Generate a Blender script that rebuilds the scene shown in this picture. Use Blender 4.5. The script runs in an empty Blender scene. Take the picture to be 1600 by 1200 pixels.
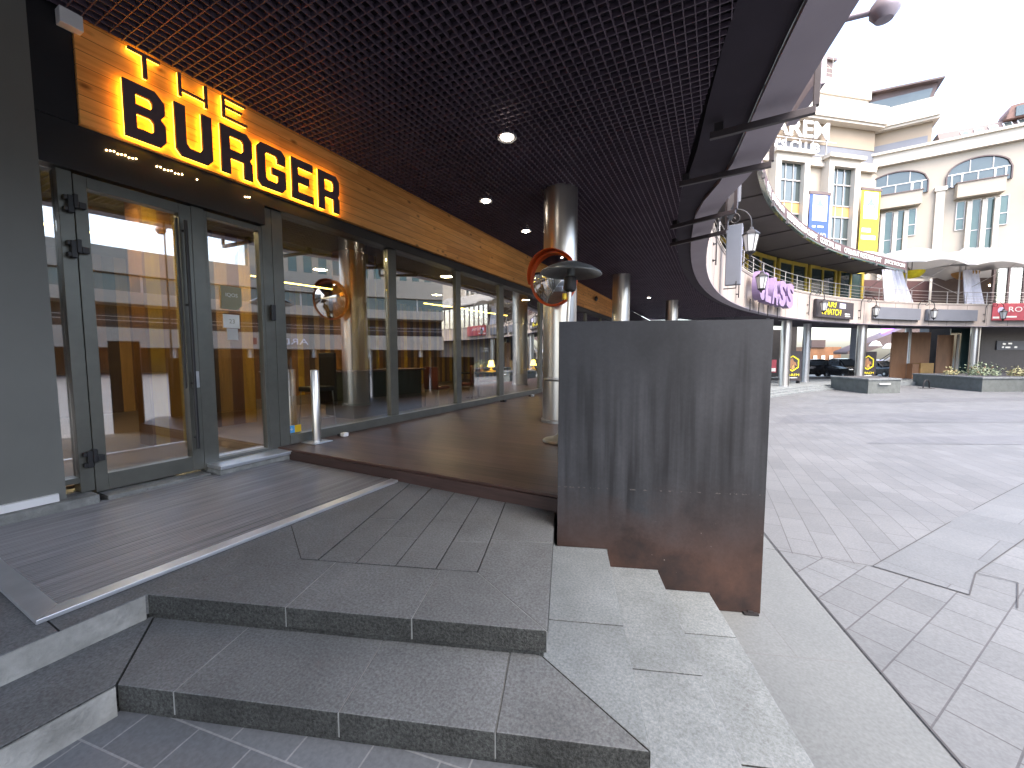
import bpy, math, random
from mathutils import Vector, Matrix
random.seed(7)
sc = bpy.context.scene
col = sc.collection
R = math.radians

# ---------------------------------------------------------------- camera, sky, sun, exposure
EYE = 1.35
YAW, PITCH = R(27.4), R(4.1)
cam_d = bpy.data.cameras.new('camera')
cam_d.sensor_width = 36.0
cam_d.lens = 616.0 / 1600.0 * 36.0
cam_d.clip_start = 0.05
cam_d.clip_end = 2000
cam = bpy.data.objects.new('camera', cam_d)
cam.location = (0, 0, EYE)
cam.rotation_euler = (R(90) - PITCH, 0, YAW)
col.objects.link(cam)
sc.camera = cam

SUN_EL = R(58)
SUN_DIR = Vector((.80 * math.cos(SUN_EL), -.60 * math.cos(SUN_EL), math.sin(SUN_EL)))
w = bpy.data.worlds.new("World")
sc.world = w
w.use_nodes = True
nt = w.node_tree
sky = nt.nodes.new('ShaderNodeTexSky')
sky.sky_type = 'NISHITA'
sky.sun_disc = False
sky.sun_elevation = SUN_EL
sky.sun_rotation = math.atan2(SUN_DIR.x, SUN_DIR.y)
sky.air_density = 1.0
sky.dust_density = 4.0
sky.ozone_density = 0.3
nt.links.new(sky.outputs[0], nt.nodes['Background'].inputs[0])
nt.nodes['Background'].inputs[1].default_value = 0.15
sun_d = bpy.data.lights.new('sun', 'SUN')
sun_d.energy = 0.5
sun_d.angle = R(55)
sun_d.color = (1.0, .93, .84)
sun = bpy.data.objects.new('sun', sun_d)
sun.rotation_euler = SUN_DIR.to_track_quat('Z', 'Y').to_euler()
col.objects.link(sun)
sc.view_settings.view_transform = 'Standard'
sc.view_settings.look = 'None'
sc.view_settings.gamma = 1
sc.view_settings.exposure = 2.8
sc.render.engine = 'CYCLES'
sc.cycles.use_denoising = True
sc.cycles.max_bounces = 8
sc.cycles.transparent_max_bounces = 12
sc.cycles.caustics_reflective = False
sc.cycles.caustics_refractive = False
sc.cycles.sample_clamp_indirect = 6.0

# ---------------------------------------------------------------- materials
def nodes(name):
    m = bpy.data.materials.new(name)
    m.use_nodes = True
    n = m.node_tree
    return m, n, n.nodes['Principled BSDF']

def rgb(c):
    return (c[0], c[1], c[2], 1)

def mat(name, c, rough=.6, metal=0., var=.15, scale=3., bump=0., bscale=60., spec=.5, stretch=None, c2=None):
    m, n, b = nodes(name)
    b.inputs['Roughness'].default_value = rough
    b.inputs['Metallic'].default_value = metal
    b.inputs['Specular IOR Level'].default_value = spec
    tc = n.nodes.new('ShaderNodeTexCoord')
    mp = n.nodes.new('ShaderNodeMapping')
    n.links.new(tc.outputs['Object'], mp.inputs[0])
    if stretch:
        mp.inputs['Scale'].default_value = stretch
    no = n.nodes.new('ShaderNodeTexNoise')
    no.inputs['Scale'].default_value = scale
    no.inputs['Detail'].default_value = 6
    no.inputs['Roughness'].default_value = .62
    n.links.new(mp.outputs[0], no.inputs['Vector'])
    cr = n.nodes.new('ShaderNodeValToRGB')
    e = cr.color_ramp.elements
    e[0].position, e[1].position = .3, .72
    lo = [max(0, x * (1 - var)) for x in c]
    hi = [min(1, x * (1 + var)) for x in (c2 or c)]
    e[0].color, e[1].color = rgb(lo), rgb(hi)
    n.links.new(no.outputs['Fac'], cr.inputs[0])
    n.links.new(cr.outputs[0], b.inputs['Base Color'])
    if bump:
        n2 = n.nodes.new('ShaderNodeTexNoise')
        n2.inputs['Scale'].default_value = bscale
        n2.inputs['Detail'].default_value = 4
        n.links.new(mp.outputs[0], n2.inputs['Vector'])
        bp = n.nodes.new('ShaderNodeBump')
        bp.inputs['Strength'].default_value = bump
        bp.inputs['Distance'].default_value = .01
        n.links.new(n2.outputs['Fac'], bp.inputs['Height'])
        n.links.new(bp.outputs[0], b.inputs['Normal'])
    return m

def emit(name, c, s):
    m, n, b = nodes(name)
    b.inputs['Base Color'].default_value = rgb(c)
    b.inputs['Emission Color'].default_value = rgb(c)
    b.inputs['Emission Strength'].default_value = s
    return m

def glass(name, base=.07, k=.75, tint=(.86, .9, .88)):
    m, n, b = nodes(name)
    n.nodes.remove(b)
    out = n.nodes['Material Output']
    tr = n.nodes.new('ShaderNodeBsdfTransparent')
    tr.inputs[0].default_value = rgb(tint)
    gl = n.nodes.new('ShaderNodeBsdfGlossy')
    gl.inputs['Roughness'].default_value = 0.0
    gl.inputs['Color'].default_value = (1, 1, 1, 1)
    lw = n.nodes.new('ShaderNodeLayerWeight')
    pw = n.nodes.new('ShaderNodeMath'); pw.operation = 'POWER'; pw.inputs[1].default_value = 3.0
    ma = n.nodes.new('ShaderNodeMath'); ma.operation = 'MULTIPLY_ADD'
    ma.inputs[1].default_value = k; ma.inputs[2].default_value = base; ma.use_clamp = True
    mx = n.nodes.new('ShaderNodeMixShader')
    lw.inputs[0].default_value = .5
    n.links.new(lw.outputs['Facing'], pw.inputs[0])
    n.links.new(pw.outputs[0], ma.inputs[0])
    n.links.new(ma.outputs[0], mx.inputs[0])
    n.links.new(tr.outputs[0], mx.inputs[1])
    n.links.new(gl.outputs[0], mx.inputs[2])
    n.links.new(mx.outputs[0], out.inputs[0])
    return m

def granite(name, c, speck=.35, rough=.75, bump=.25, big=.12):
    m, n, b = nodes(name)
    b.inputs['Roughness'].default_value = rough
    b.inputs['Specular IOR Level'].default_value = .35
    tc = n.nodes.new('ShaderNodeTexCoord')
    n1 = n.nodes.new('ShaderNodeTexNoise'); n1.inputs['Scale'].default_value = 75; n1.inputs['Detail'].default_value = 5; n1.inputs['Roughness'].default_value = .7
    n2 = n.nodes.new('ShaderNodeTexNoise'); n2.inputs['Scale'].default_value = 2.2; n2.inputs['Detail'].default_value = 7; n2.inputs['Roughness'].default_value = .65
    vo = n.nodes.new('ShaderNodeTexVoronoi'); vo.inputs['Scale'].default_value = 46
    for x in (n1, n2, vo):
        n.links.new(tc.outputs['Object'], x.inputs['Vector'])
    a = n.nodes.new('ShaderNodeValToRGB'); a.color_ramp.elements[0].position = .35; a.color_ramp.elements[1].position = .68
    a.color_ramp.elements[0].color = rgb([x * (1 - speck) for x in c]); a.color_ramp.elements[1].color = rgb([x * (1 + speck) for x in c])
    d = n.nodes.new('ShaderNodeValToRGB'); d.color_ramp.elements[0].position = .32; d.color_ramp.elements[1].position = .7
    d.color_ramp.elements[0].color = rgb([1 - big * 2] * 3); d.color_ramp.elements[1].color = rgb([1 + big] * 3)
    pit = n.nodes.new('ShaderNodeValToRGB'); pit.color_ramp.elements[0].position = .04; pit.color_ramp.elements[1].position = .16
    pit.color_ramp.elements[0].color = (.55, .55, .55, 1); pit.color_ramp.elements[1].color = (1, 1, 1, 1)
    mu = n.nodes.new('ShaderNodeMixRGB'); mu.blend_type = 'MULTIPLY'; mu.inputs[0].default_value = 1
    mv = n.nodes.new('ShaderNodeMixRGB'); mv.blend_type = 'MULTIPLY'; mv.inputs[0].default_value = speck
    n.links.new(n1.outputs['Fac'], a.inputs[0]); n.links.new(n2.outputs['Fac'], d.inputs[0]); n.links.new(vo.outputs['Distance'], pit.inputs[0])
    n.links.new(a.outputs[0], mu.inputs[1]); n.links.new(d.outputs[0], mu.inputs[2])
    n.links.new(mu.outputs[0], mv.inputs[1]); n.links.new(pit.outputs[0], mv.inputs[2])
    ge = n.nodes.new('ShaderNodeNewGeometry')
    rp = n.nodes.new('ShaderNodeMapRange'); rp.inputs['To Min'].default_value = .92; rp.inputs['To Max'].default_value = 1.07
    n.links.new(ge.outputs['Random Per Island'], rp.inputs['Value'])
    mi = n.nodes.new('ShaderNodeMixRGB'); mi.blend_type = 'MULTIPLY'; mi.inputs[0].default_value = 1
    n.links.new(mv.outputs[0], mi.inputs[1]); n.links.new(rp.outputs[0], mi.inputs[2])
    n.links.new(mi.outputs[0], b.inputs['Base Color'])
    bp = n.nodes.new('ShaderNodeBump'); bp.inputs['Strength'].default_value = bump; bp.inputs['Distance'].default_value = .012
    n.links.new(n1.outputs['Fac'], bp.inputs['Height']); n.links.new(bp.outputs[0], b.inputs['Normal'])
    return m

def stripes(name, axis, period, cols, rough=.5, noise=.2):
    """vertical boards of changing colour along one world axis"""
    m, n, b = nodes(name)
    b.inputs['Roughness'].default_value = rough
    tc = n.nodes.new('ShaderNodeTexCoord')
    sp = n.nodes.new('ShaderNodeSeparateXYZ')
    n.links.new(tc.outputs['Object'], sp.inputs[0])
    dv = n.nodes.new('ShaderNodeMath'); dv.operation = 'DIVIDE'; dv.inputs[1].default_value = period
    fr = n.nodes.new('ShaderNodeMath'); fr.operation = 'FRACT'
    n.links.new(sp.outputs[axis], dv.inputs[0]); n.links.new(dv.outputs[0], fr.inputs[0])
    cr = n.nodes.new('ShaderNodeValToRGB'); cr.color_ramp.interpolation = 'CONSTANT'
    el = cr.color_ramp.elements
    el[0].position = 0; el[0].color = rgb(cols[0])
    el[1].position = 1 / len(cols); el[1].color = rgb(cols[1])
    for i, c in enumerate(cols[2:], 2):
        e = el.new(i / len(cols)); e.color = rgb(c)
    n.links.new(fr.outputs[0], cr.inputs[0])
    no = n.nodes.new('ShaderNodeTexNoise'); no.inputs['Scale'].default_value = 3; no.inputs['Detail'].default_value = 6
    mp = n.nodes.new('ShaderNodeMapping'); mp.inputs['Scale'].default_value = (9, 9, .7)
    n.links.new(tc.outputs['Object'], mp.inputs[0]); n.links.new(mp.outputs[0], no.inputs['Vector'])
    mx = n.nodes.new('ShaderNodeMixRGB'); mx.blend_type = 'OVERLAY'; mx.inputs[0].default_value = noise * 2
    n.links.new(cr.outputs[0], mx.inputs[1]); n.links.new(no.outputs['Fac'], mx.inputs[2])
    n.links.new(mx.outputs[0], b.inputs['Base Color'])
    return m

def planks(name, c1, c2, seam, board, axis_run, axis_across, rough, knots=0., seamw=.03, spec=.4, bump=.2):
    """boards running along one axis, laid side by side across another"""
    m, n, b = nodes(name)
    b.inputs['Roughness'].default_value = rough
    b.inputs['Specular IOR Level'].default_value = spec
    tc = n.nodes.new('ShaderNodeTexCoord')
    sp = n.nodes.new('ShaderNodeSeparateXYZ')
    n.links.new(tc.outputs['Object'], sp.inputs[0])
    dv = n.nodes.new('ShaderNodeMath'); dv.operation = 'DIVIDE'; dv.inputs[1].default_value = board
    n.links.new(sp.outputs[axis_across], dv.inputs[0])
    fl = n.nodes.new('ShaderNodeMath'); fl.operation = 'FLOOR'; n.links.new(dv.outputs[0], fl.inputs[0])
    fr = n.nodes.new('ShaderNodeMath'); fr.operation = 'FRACT'; n.links.new(dv.outputs[0], fr.inputs[0])
    # board joints along the run, shifted per board
    wn = n.nodes.new('ShaderNodeTexWhiteNoise'); wn.noise_dimensions = '1D'; n.links.new(fl.outputs[0], wn.inputs['W'])
    rn = n.nodes.new('ShaderNodeMath'); rn.operation = 'MULTIPLY_ADD'; rn.inputs[1].default_value = 1 / 2.4
    n.links.new(sp.outputs[axis_run], rn.inputs[0]); n.links.new(wn.outputs['Value'], rn.inputs[2])
    rf = n.nodes.new('ShaderNodeMath'); rf.operation = 'FLOOR'; n.links.new(rn.outputs[0], rf.inputs[0])
    cb = n.nodes.new('ShaderNodeCombineXYZ'); n.links.new(fl.outputs[0], cb.inputs[0]); n.links.new(rf.outputs[0], cb.inputs[1])
    w2 = n.nodes.new('ShaderNodeTexWhiteNoise'); w2.noise_dimensions = '2D'; n.links.new(cb.outputs[0], w2.inputs['Vector'])
    mp = n.nodes.new('ShaderNodeMapping')
    s = [22, 22, 22]; s[axis_run] = 1.6
    mp.inputs['Scale'].default_value = s
    n.links.new(tc.outputs['Object'], mp.inputs[0])
    no = n.nodes.new('ShaderNodeTexNoise'); no.inputs['Scale'].default_value = 1.2; no.inputs['Detail'].default_value = 8; no.inputs['Distortion'].default_value = .6
    n.links.new(mp.outputs[0], no.inputs['Vector'])
    ad = n.nodes.new('ShaderNodeMath'); ad.operation = 'MULTIPLY_ADD'; ad.inputs[1].default_value = .42
    n.links.new(w2.outputs['Value'], ad.inputs[0]); n.links.new(no.outputs['Fac'], ad.inputs[2])
    cr = n.nodes.new('ShaderNodeValToRGB')
    cr.color_ramp.elements[0].position = .38; cr.color_ramp.elements[1].position = .95
    cr.color_ramp.elements[0].color = rgb(c1); cr.color_ramp.elements[1].color = rgb(c2)
    n.links.new(ad.outputs[0], cr.inputs[0])
    last = cr.outputs[0]
    if knots:
        vo = n.nodes.new('ShaderNodeTexVoronoi'); vo.inputs['Scale'].default_value = 1
        m2 = n.nodes.new('ShaderNodeMapping'); s2 = [5., 5., 5.]; s2[axis_run] = 2.6; m2.inputs['Scale'].default_value = s2
        n.links.new(tc.outputs['Object'], m2.inputs[0]); n.links.new(m2.outputs[0], vo.inputs['Vector'])
        k = n.nodes.new('ShaderNodeValToRGB'); k.color_ramp.elements[0].position = .05; k.color_ramp.elements[1].position = .16
        k.color_ramp.elements[0].color = (.28, .2, .14, 1); k.color_ramp.elements[1].color = (1, 1, 1, 1)
        n.links.new(vo.outputs['Distance'], k.inputs[0])
        mk = n.nodes.new('ShaderNodeMixRGB'); mk.blend_type = 'MULTIPLY'; mk.inputs[0].default_value = knots
        n.links.new(last, mk.inputs[1]); n.links.new(k.outputs[0], mk.inputs[2]); last = mk.outputs[0]
    gt = n.nodes.new('ShaderNodeMath'); gt.operation = 'GREATER_THAN'; gt.inputs[1].default_value = 1 - seamw
    n.links.new(fr.outputs[0], gt.inputs[0])
    ms = n.nodes.new('ShaderNodeMixRGB'); n.links.new(gt.outputs[0], ms.inputs[0]); n.links.new(last, ms.inputs[1]); ms.inputs[2].default_value = rgb(seam)
    n.links.new(ms.outputs[0], b.inputs['Base Color'])
    bp = n.nodes.new('ShaderNodeBump'); bp.inputs['Strength'].default_value = bump; bp.inputs['Distance'].default_value = .004
    iv = n.nodes.new('ShaderNodeMath'); iv.operation = 'SUBTRACT'; n.links.new(no.outputs['Fac'], iv.inputs[0]); n.links.new(gt.outputs[0], iv.inputs[1])
    n.links.new(iv.outputs[0], bp.inputs['Height']); n.links.new(bp.outputs[0], b.inputs['Normal'])
    return m

def paving(name, c, tile, rot, joint=.012, jcol=(.1, .1, .11), loc=(0, 0), off=.5, var=.1):
    m, n, b = nodes(name)
    b.inputs['Roughness'].default_value = .62
    b.inputs['Specular IOR Level'].default_value = .4
    tc = n.nodes.new('ShaderNodeTexCoord')
    mp = n.nodes.new('ShaderNodeMapping'); mp.inputs['Rotation'].default_value = (0, 0, rot); mp.inputs['Location'].default_value = (loc[0], loc[1], 0)
    n.links.new(tc.outputs['Object'], mp.inputs[0])
    br = n.nodes.new('ShaderNodeTexBrick')
    br.offset = off
    br.inputs['Scale'].default_value = 1
    br.inputs['Brick Width'].default_value = tile[0]; br.inputs['Row Height'].default_value = tile[1]
    br.inputs['Mortar Size'].default_value = joint * .5; br.inputs['Mortar Smooth'].default_value = .3
    br.inputs['Bias'].default_value = 0
    br.inputs['Color1'].default_value = rgb([x * (1 - var) for x in c]); br.inputs['Color2'].default_value = rgb([x * (1 + var) for x in c])
    br.inputs['Mortar'].default_value = rgb(jcol)
    n.links.new(mp.outputs[0], br.inputs['Vector'])
    n1 = n.nodes.new('ShaderNodeTexNoise'); n1.inputs['Scale'].default_value = .55; n1.inputs['Detail'].default_value = 8; n1.inputs['Roughness'].default_value = .68
    n2 = n.nodes.new('ShaderNodeTexNoise'); n2.inputs['Scale'].default_value = 60; n2.inputs['Detail'].default_value = 4
    for x in (n1, n2):
        n.links.new(tc.outputs['Object'], x.inputs['Vector'])
    r1 = n.nodes.new('ShaderNodeValToRGB'); r1.color_ramp.elements[0].position = .3; r1.color_ramp.elements[1].position = .7
    r1.color_ramp.elements[0].color = (.80, .81, .82, 1); r1.color_ramp.elements[1].color = (1.13, 1.12, 1.11, 1)
    n.links.new(n1.outputs['Fac'], r1.inputs[0])
    r2 = n.nodes.new('ShaderNodeValToRGB'); r2.color_ramp.elements[0].position = .3; r2.color_ramp.elements[1].position = .7
    r2.color_ramp.elements[0].color = (.85, .85, .85, 1); r2.color_ramp.elements[1].color = (1.12, 1.12, 1.12, 1)
    n.links.new(n2.outputs['Fac'], r2.inputs[0])
    a = n.nodes.new('ShaderNodeMixRGB'); a.blend_type = 'MULTIPLY'; a.inputs[0].default_value = 1
    d = n.nodes.new('ShaderNodeMixRGB'); d.blend_type = 'MULTIPLY'; d.inputs[0].default_value = 1
    n.links.new(br.outputs['Color'], a.inputs[1]); n.links.new(r1.outputs[0], a.inputs[2])
    n.links.new(a.outputs[0], d.inputs[1]); n.links.new(r2.outputs[0], d.inputs[2])
    n.links.new(d.outputs[0], b.inputs['Base Color'])
    bp = n.nodes.new('ShaderNodeBump'); bp.inputs['Strength'].default_value = .25; bp.inputs['Distance'].default_value = .006; bp.invert = True
    n.links.new(br.outputs['Fac'], bp.inputs['Height']); n.links.new(bp.outputs[0], b.inputs['Normal'])
    return m

def rusty_steel(name):
    m, n, b = nodes(name)
    b.inputs['Specular IOR Level'].default_value = .32
    tc = n.nodes.new('ShaderNodeTexCoord')
    sp = n.nodes.new('ShaderNodeSeparateXYZ'); n.links.new(tc.outputs['Object'], sp.inputs[0])
    # vertical runs
    mp = n.nodes.new('ShaderNodeMapping'); mp.inputs['Scale'].default_value = (7.5, 7.5, .32); n.links.new(tc.outputs['Object'], mp.inputs[0])
    st = n.nodes.new('ShaderNodeTexNoise'); st.inputs['Scale'].default_value = 1.6; st.inputs['Detail'].default_value = 3; st.inputs['Roughness'].default_value = .5
    n.links.new(mp.outputs[0], st.inputs['Vector'])
    mp2 = n.nodes.new('ShaderNodeMapping'); mp2.inputs['Scale'].default_value = (5, 5, .25); n.links.new(tc.outputs['Object'], mp2.inputs[0])
    st2 = n.nodes.new('ShaderNodeTexNoise'); st2.inputs['Scale'].default_value = 2.6; st2.inputs['Detail'].default_value = 4
    n.links.new(mp2.outputs[0], st2.inputs['Vector'])
    bl = n.nodes.new('ShaderNodeTexNoise'); bl.inputs['Scale'].default_value = 1.3; bl.inputs['Detail'].default_value = 5
    n.links.new(tc.outputs['Object'], bl.inputs['Vector'])
    bg = n.nodes.new('ShaderNodeTexNoise'); bg.inputs['Scale'].default_value = 2.3; bg.inputs['Detail'].default_value = 8; bg.inputs['Roughness'].default_value = .62
    fi = n.nodes.new('ShaderNodeTexNoise'); fi.inputs['Scale'].default_value = 34; fi.inputs['Detail'].default_value = 6; fi.inputs['Roughness'].default_value = .7
    n.links.new(tc.outputs['Object'], bg.inputs['Vector']); n.links.new(tc.outputs['Object'], fi.inputs['Vector'])
    c1 = n.nodes.new('ShaderNodeValToRGB'); c1.color_ramp.elements[0].position = .38; c1.color_ramp.elements[1].position = .62
    c1.color_ramp.elements[0].color = (.008, .0085, .011, 1); c1.color_ramp.elements[1].color = (.034, .036, .042, 1)
    n.links.new(st.outputs['Fac'], c1.inputs[0])
    c2 = n.nodes.new('ShaderNodeValToRGB'); c2.color_ramp.elements[0].position = .36; c2.color_ramp.elements[1].position = .66
    c2.color_ramp.elements[0].color = (.012, .008, .008, 1); c2.color_ramp.elements[1].color = (.050, .026, .019, 1)
    n.links.new(bg.outputs['Fac'], c2.inputs[0])
    mk = n.nodes.new('ShaderNodeValToRGB'); mk.color_ramp.interpolation = 'EASE'
    me_ = mk.color_ramp.elements
    me_[0].position = .30; me_[0].color = (.25, .25, .25, 1); me_[1].position = .52; me_[1].color = (1, 1, 1, 1)
    e3 = me_.new(.70); e3.color = (.8, .8, .8, 1); e4 = me_.new(.9); e4.color = (.12, .12, .12, 1)
    mz = n.nodes.new('ShaderNodeMath'); mz.operation = 'MULTIPLY_ADD'; mz.inputs[1].default_value = .45; mz.inputs[2].default_value = .27
    n.links.new(sp.outputs[2], mz.inputs[0])
    mzn = n.nodes.new('ShaderNodeMath'); mzn.operation = 'MULTIPLY_ADD'; mzn.inputs[1].default_value = .5; n.links.new(st2.outputs['Fac'], mzn.inputs[0]); 
    msub = n.nodes.new('ShaderNodeMath'); msub.operation = 'SUBTRACT'; msub.inputs[1].default_value = .25; n.links.new(mz.outputs[0], msub.inputs[0]); n.links.new(msub.outputs[0], mzn.inputs[2])
    n.links.new(mzn.outputs[0], mk.inputs[0])
    flat = n.nodes.new('ShaderNodeMixRGB'); flat.inputs[1].default_value = (.024, .026, .031, 1)
    n.links.new(mk.outputs[0], flat.inputs[0]); n.links.new(c1.outputs[0], flat.inputs[2])
    blo = n.nodes.new('ShaderNodeValToRGB'); blo.color_ramp.elements[0].position = .34; blo.color_ramp.elements[1].position = .6
    blo.color_ramp.elements[0].color = (.5, .5, .52, 1); blo.color_ramp.elements[1].color = (1.08, 1.08, 1.08, 1)
    n.links.new(bl.outputs['Fac'], blo.inputs[0])
    fl2 = n.nodes.new('ShaderNodeMixRGB'); fl2.blend_type = 'MULTIPLY'; fl2.inputs[0].default_value = .9
    n.links.new(flat.outputs[0], fl2.inputs[1]); n.links.new(blo.outputs[0], fl2.inputs[2])
    # rust climbs from the foot to about half a metre
    hz = n.nodes.new('ShaderNodeMath'); hz.operation = 'MULTIPLY_ADD'; hz.inputs[1].default_value = 1.1; n.links.new(bg.outputs['Fac'], hz.inputs[0]); n.links.new(sp.outputs[2], hz.inputs[2])
    hr = n.nodes.new('ShaderNodeValToRGB'); hr.color_ramp.elements[0].position = .42; hr.color_ramp.elements[1].position = .9
    hr.color_ramp.elements[0].color = (1, 1, 1, 1); hr.color_ramp.elements[1].color = (0, 0, 0, 1)
    n.links.new(hz.outputs[0], hr.inputs[0])
    mx = n.nodes.new('ShaderNodeMixRGB'); n.links.new(hr.outputs[0], mx.inputs[0]); n.links.new(fl2.outputs[0], mx.inputs[1]); n.links.new(c2.outputs[0], mx.inputs[2])
    # pale specks
    vo = n.nodes.new('ShaderNodeTexVoronoi'); vo.inputs['Scale'].default_value = 15
    n.links.new(tc.outputs['Object'], vo.inputs['Vector'])
    sk = n.nodes.new('ShaderNodeValToRGB'); sk.color_ramp.elements[0].position = .045; sk.color_ramp.elements[1].position = .075
    sk.color_ramp.elements[0].color = (1, 1, 1, 1); sk.color_ramp.elements[1].color = (0, 0, 0, 1)
    n.links.new(vo.outputs['Distance'], sk.inputs[0])
    sg = n.nodes.new('ShaderNodeMath'); sg.operation = 'GREATER_THAN'; sg.inputs[1].default_value = .55; n.links.new(fi.outputs['Fac'], sg.inputs[0])
    sm = n.nodes.new('ShaderNodeMath'); sm.operation = 'MULTIPLY'; n.links.new(sk.outputs[0], sm.inputs[0]); n.links.new(sg.outputs[0], sm.inputs[1])
    s3 = n.nodes.new('ShaderNodeMath'); s3.operation = 'MULTIPLY'; n.links.new(sm.outputs[0], s3.inputs[0]); n.links.new(hr.outputs[0], s3.inputs[1])
    m3 = n.nodes.new('ShaderNodeMixRGB'); n.links.new(s3.outputs[0], m3.inputs[0]); n.links.new(mx.outputs[0], m3.inputs[1]); m3.inputs[2].default_value = (.14, .125, .115, 1)
    wl = n.nodes.new('ShaderNodeMath'); wl.operation = 'COMPARE'; wl.inputs[1].default_value = .335; wl.inputs[2].default_value = .0045; n.links.new(sp.outputs[2], wl.inputs[0])
    wg = n.nodes.new('ShaderNodeMath'); wg.operation = 'GREATER_THAN'; wg.inputs[1].default_value = .56; n.links.new(fi.outputs['Fac'], wg.inputs[0])
    ww = n.nodes.new('ShaderNodeMath'); ww.operation = 'MULTIPLY'; n.links.new(wl.outputs[0], ww.inputs[0]); n.links.new(wg.outputs[0], ww.inputs[1])
    m4 = n.nodes.new('ShaderNodeMixRGB'); n.links.new(ww.outputs[0], m4.inputs[0]); n.links.new(m3.outputs[0], m4.inputs[1]); m4.inputs[2].default_value = (.05, .045, .043, 1)
    mf = n.nodes.new('ShaderNodeMixRGB'); mf.blend_type = 'OVERLAY'; mf.inputs[0].default_value = .35
    n.links.new(m4.outputs[0], mf.inputs[1]); n.links.new(fi.outputs['Fac'], mf.inputs[2])
    n.links.new(mf.outputs[0], b.inputs['Base Color'])
    rr = n.nodes.new('ShaderNodeValToRGB'); rr.color_ramp.elements[0].color = (.5, .5, .5, 1); rr.color_ramp.elements[1].color = (.68, .68, .68, 1)
    n.links.new(st.outputs['Fac'], rr.inputs[0]); n.links.new(rr.outputs[0], b.inputs['Roughness'])
    bp = n.nodes.new('ShaderNodeBump'); bp.inputs['Strength'].default_value = .12; bp.inputs['Distance'].default_value = .004
    n.links.new(fi.outputs['Fac'], bp.inputs['Height']); n.links.new(bp.outputs[0], b.inputs['Normal'])
    return m

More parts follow.
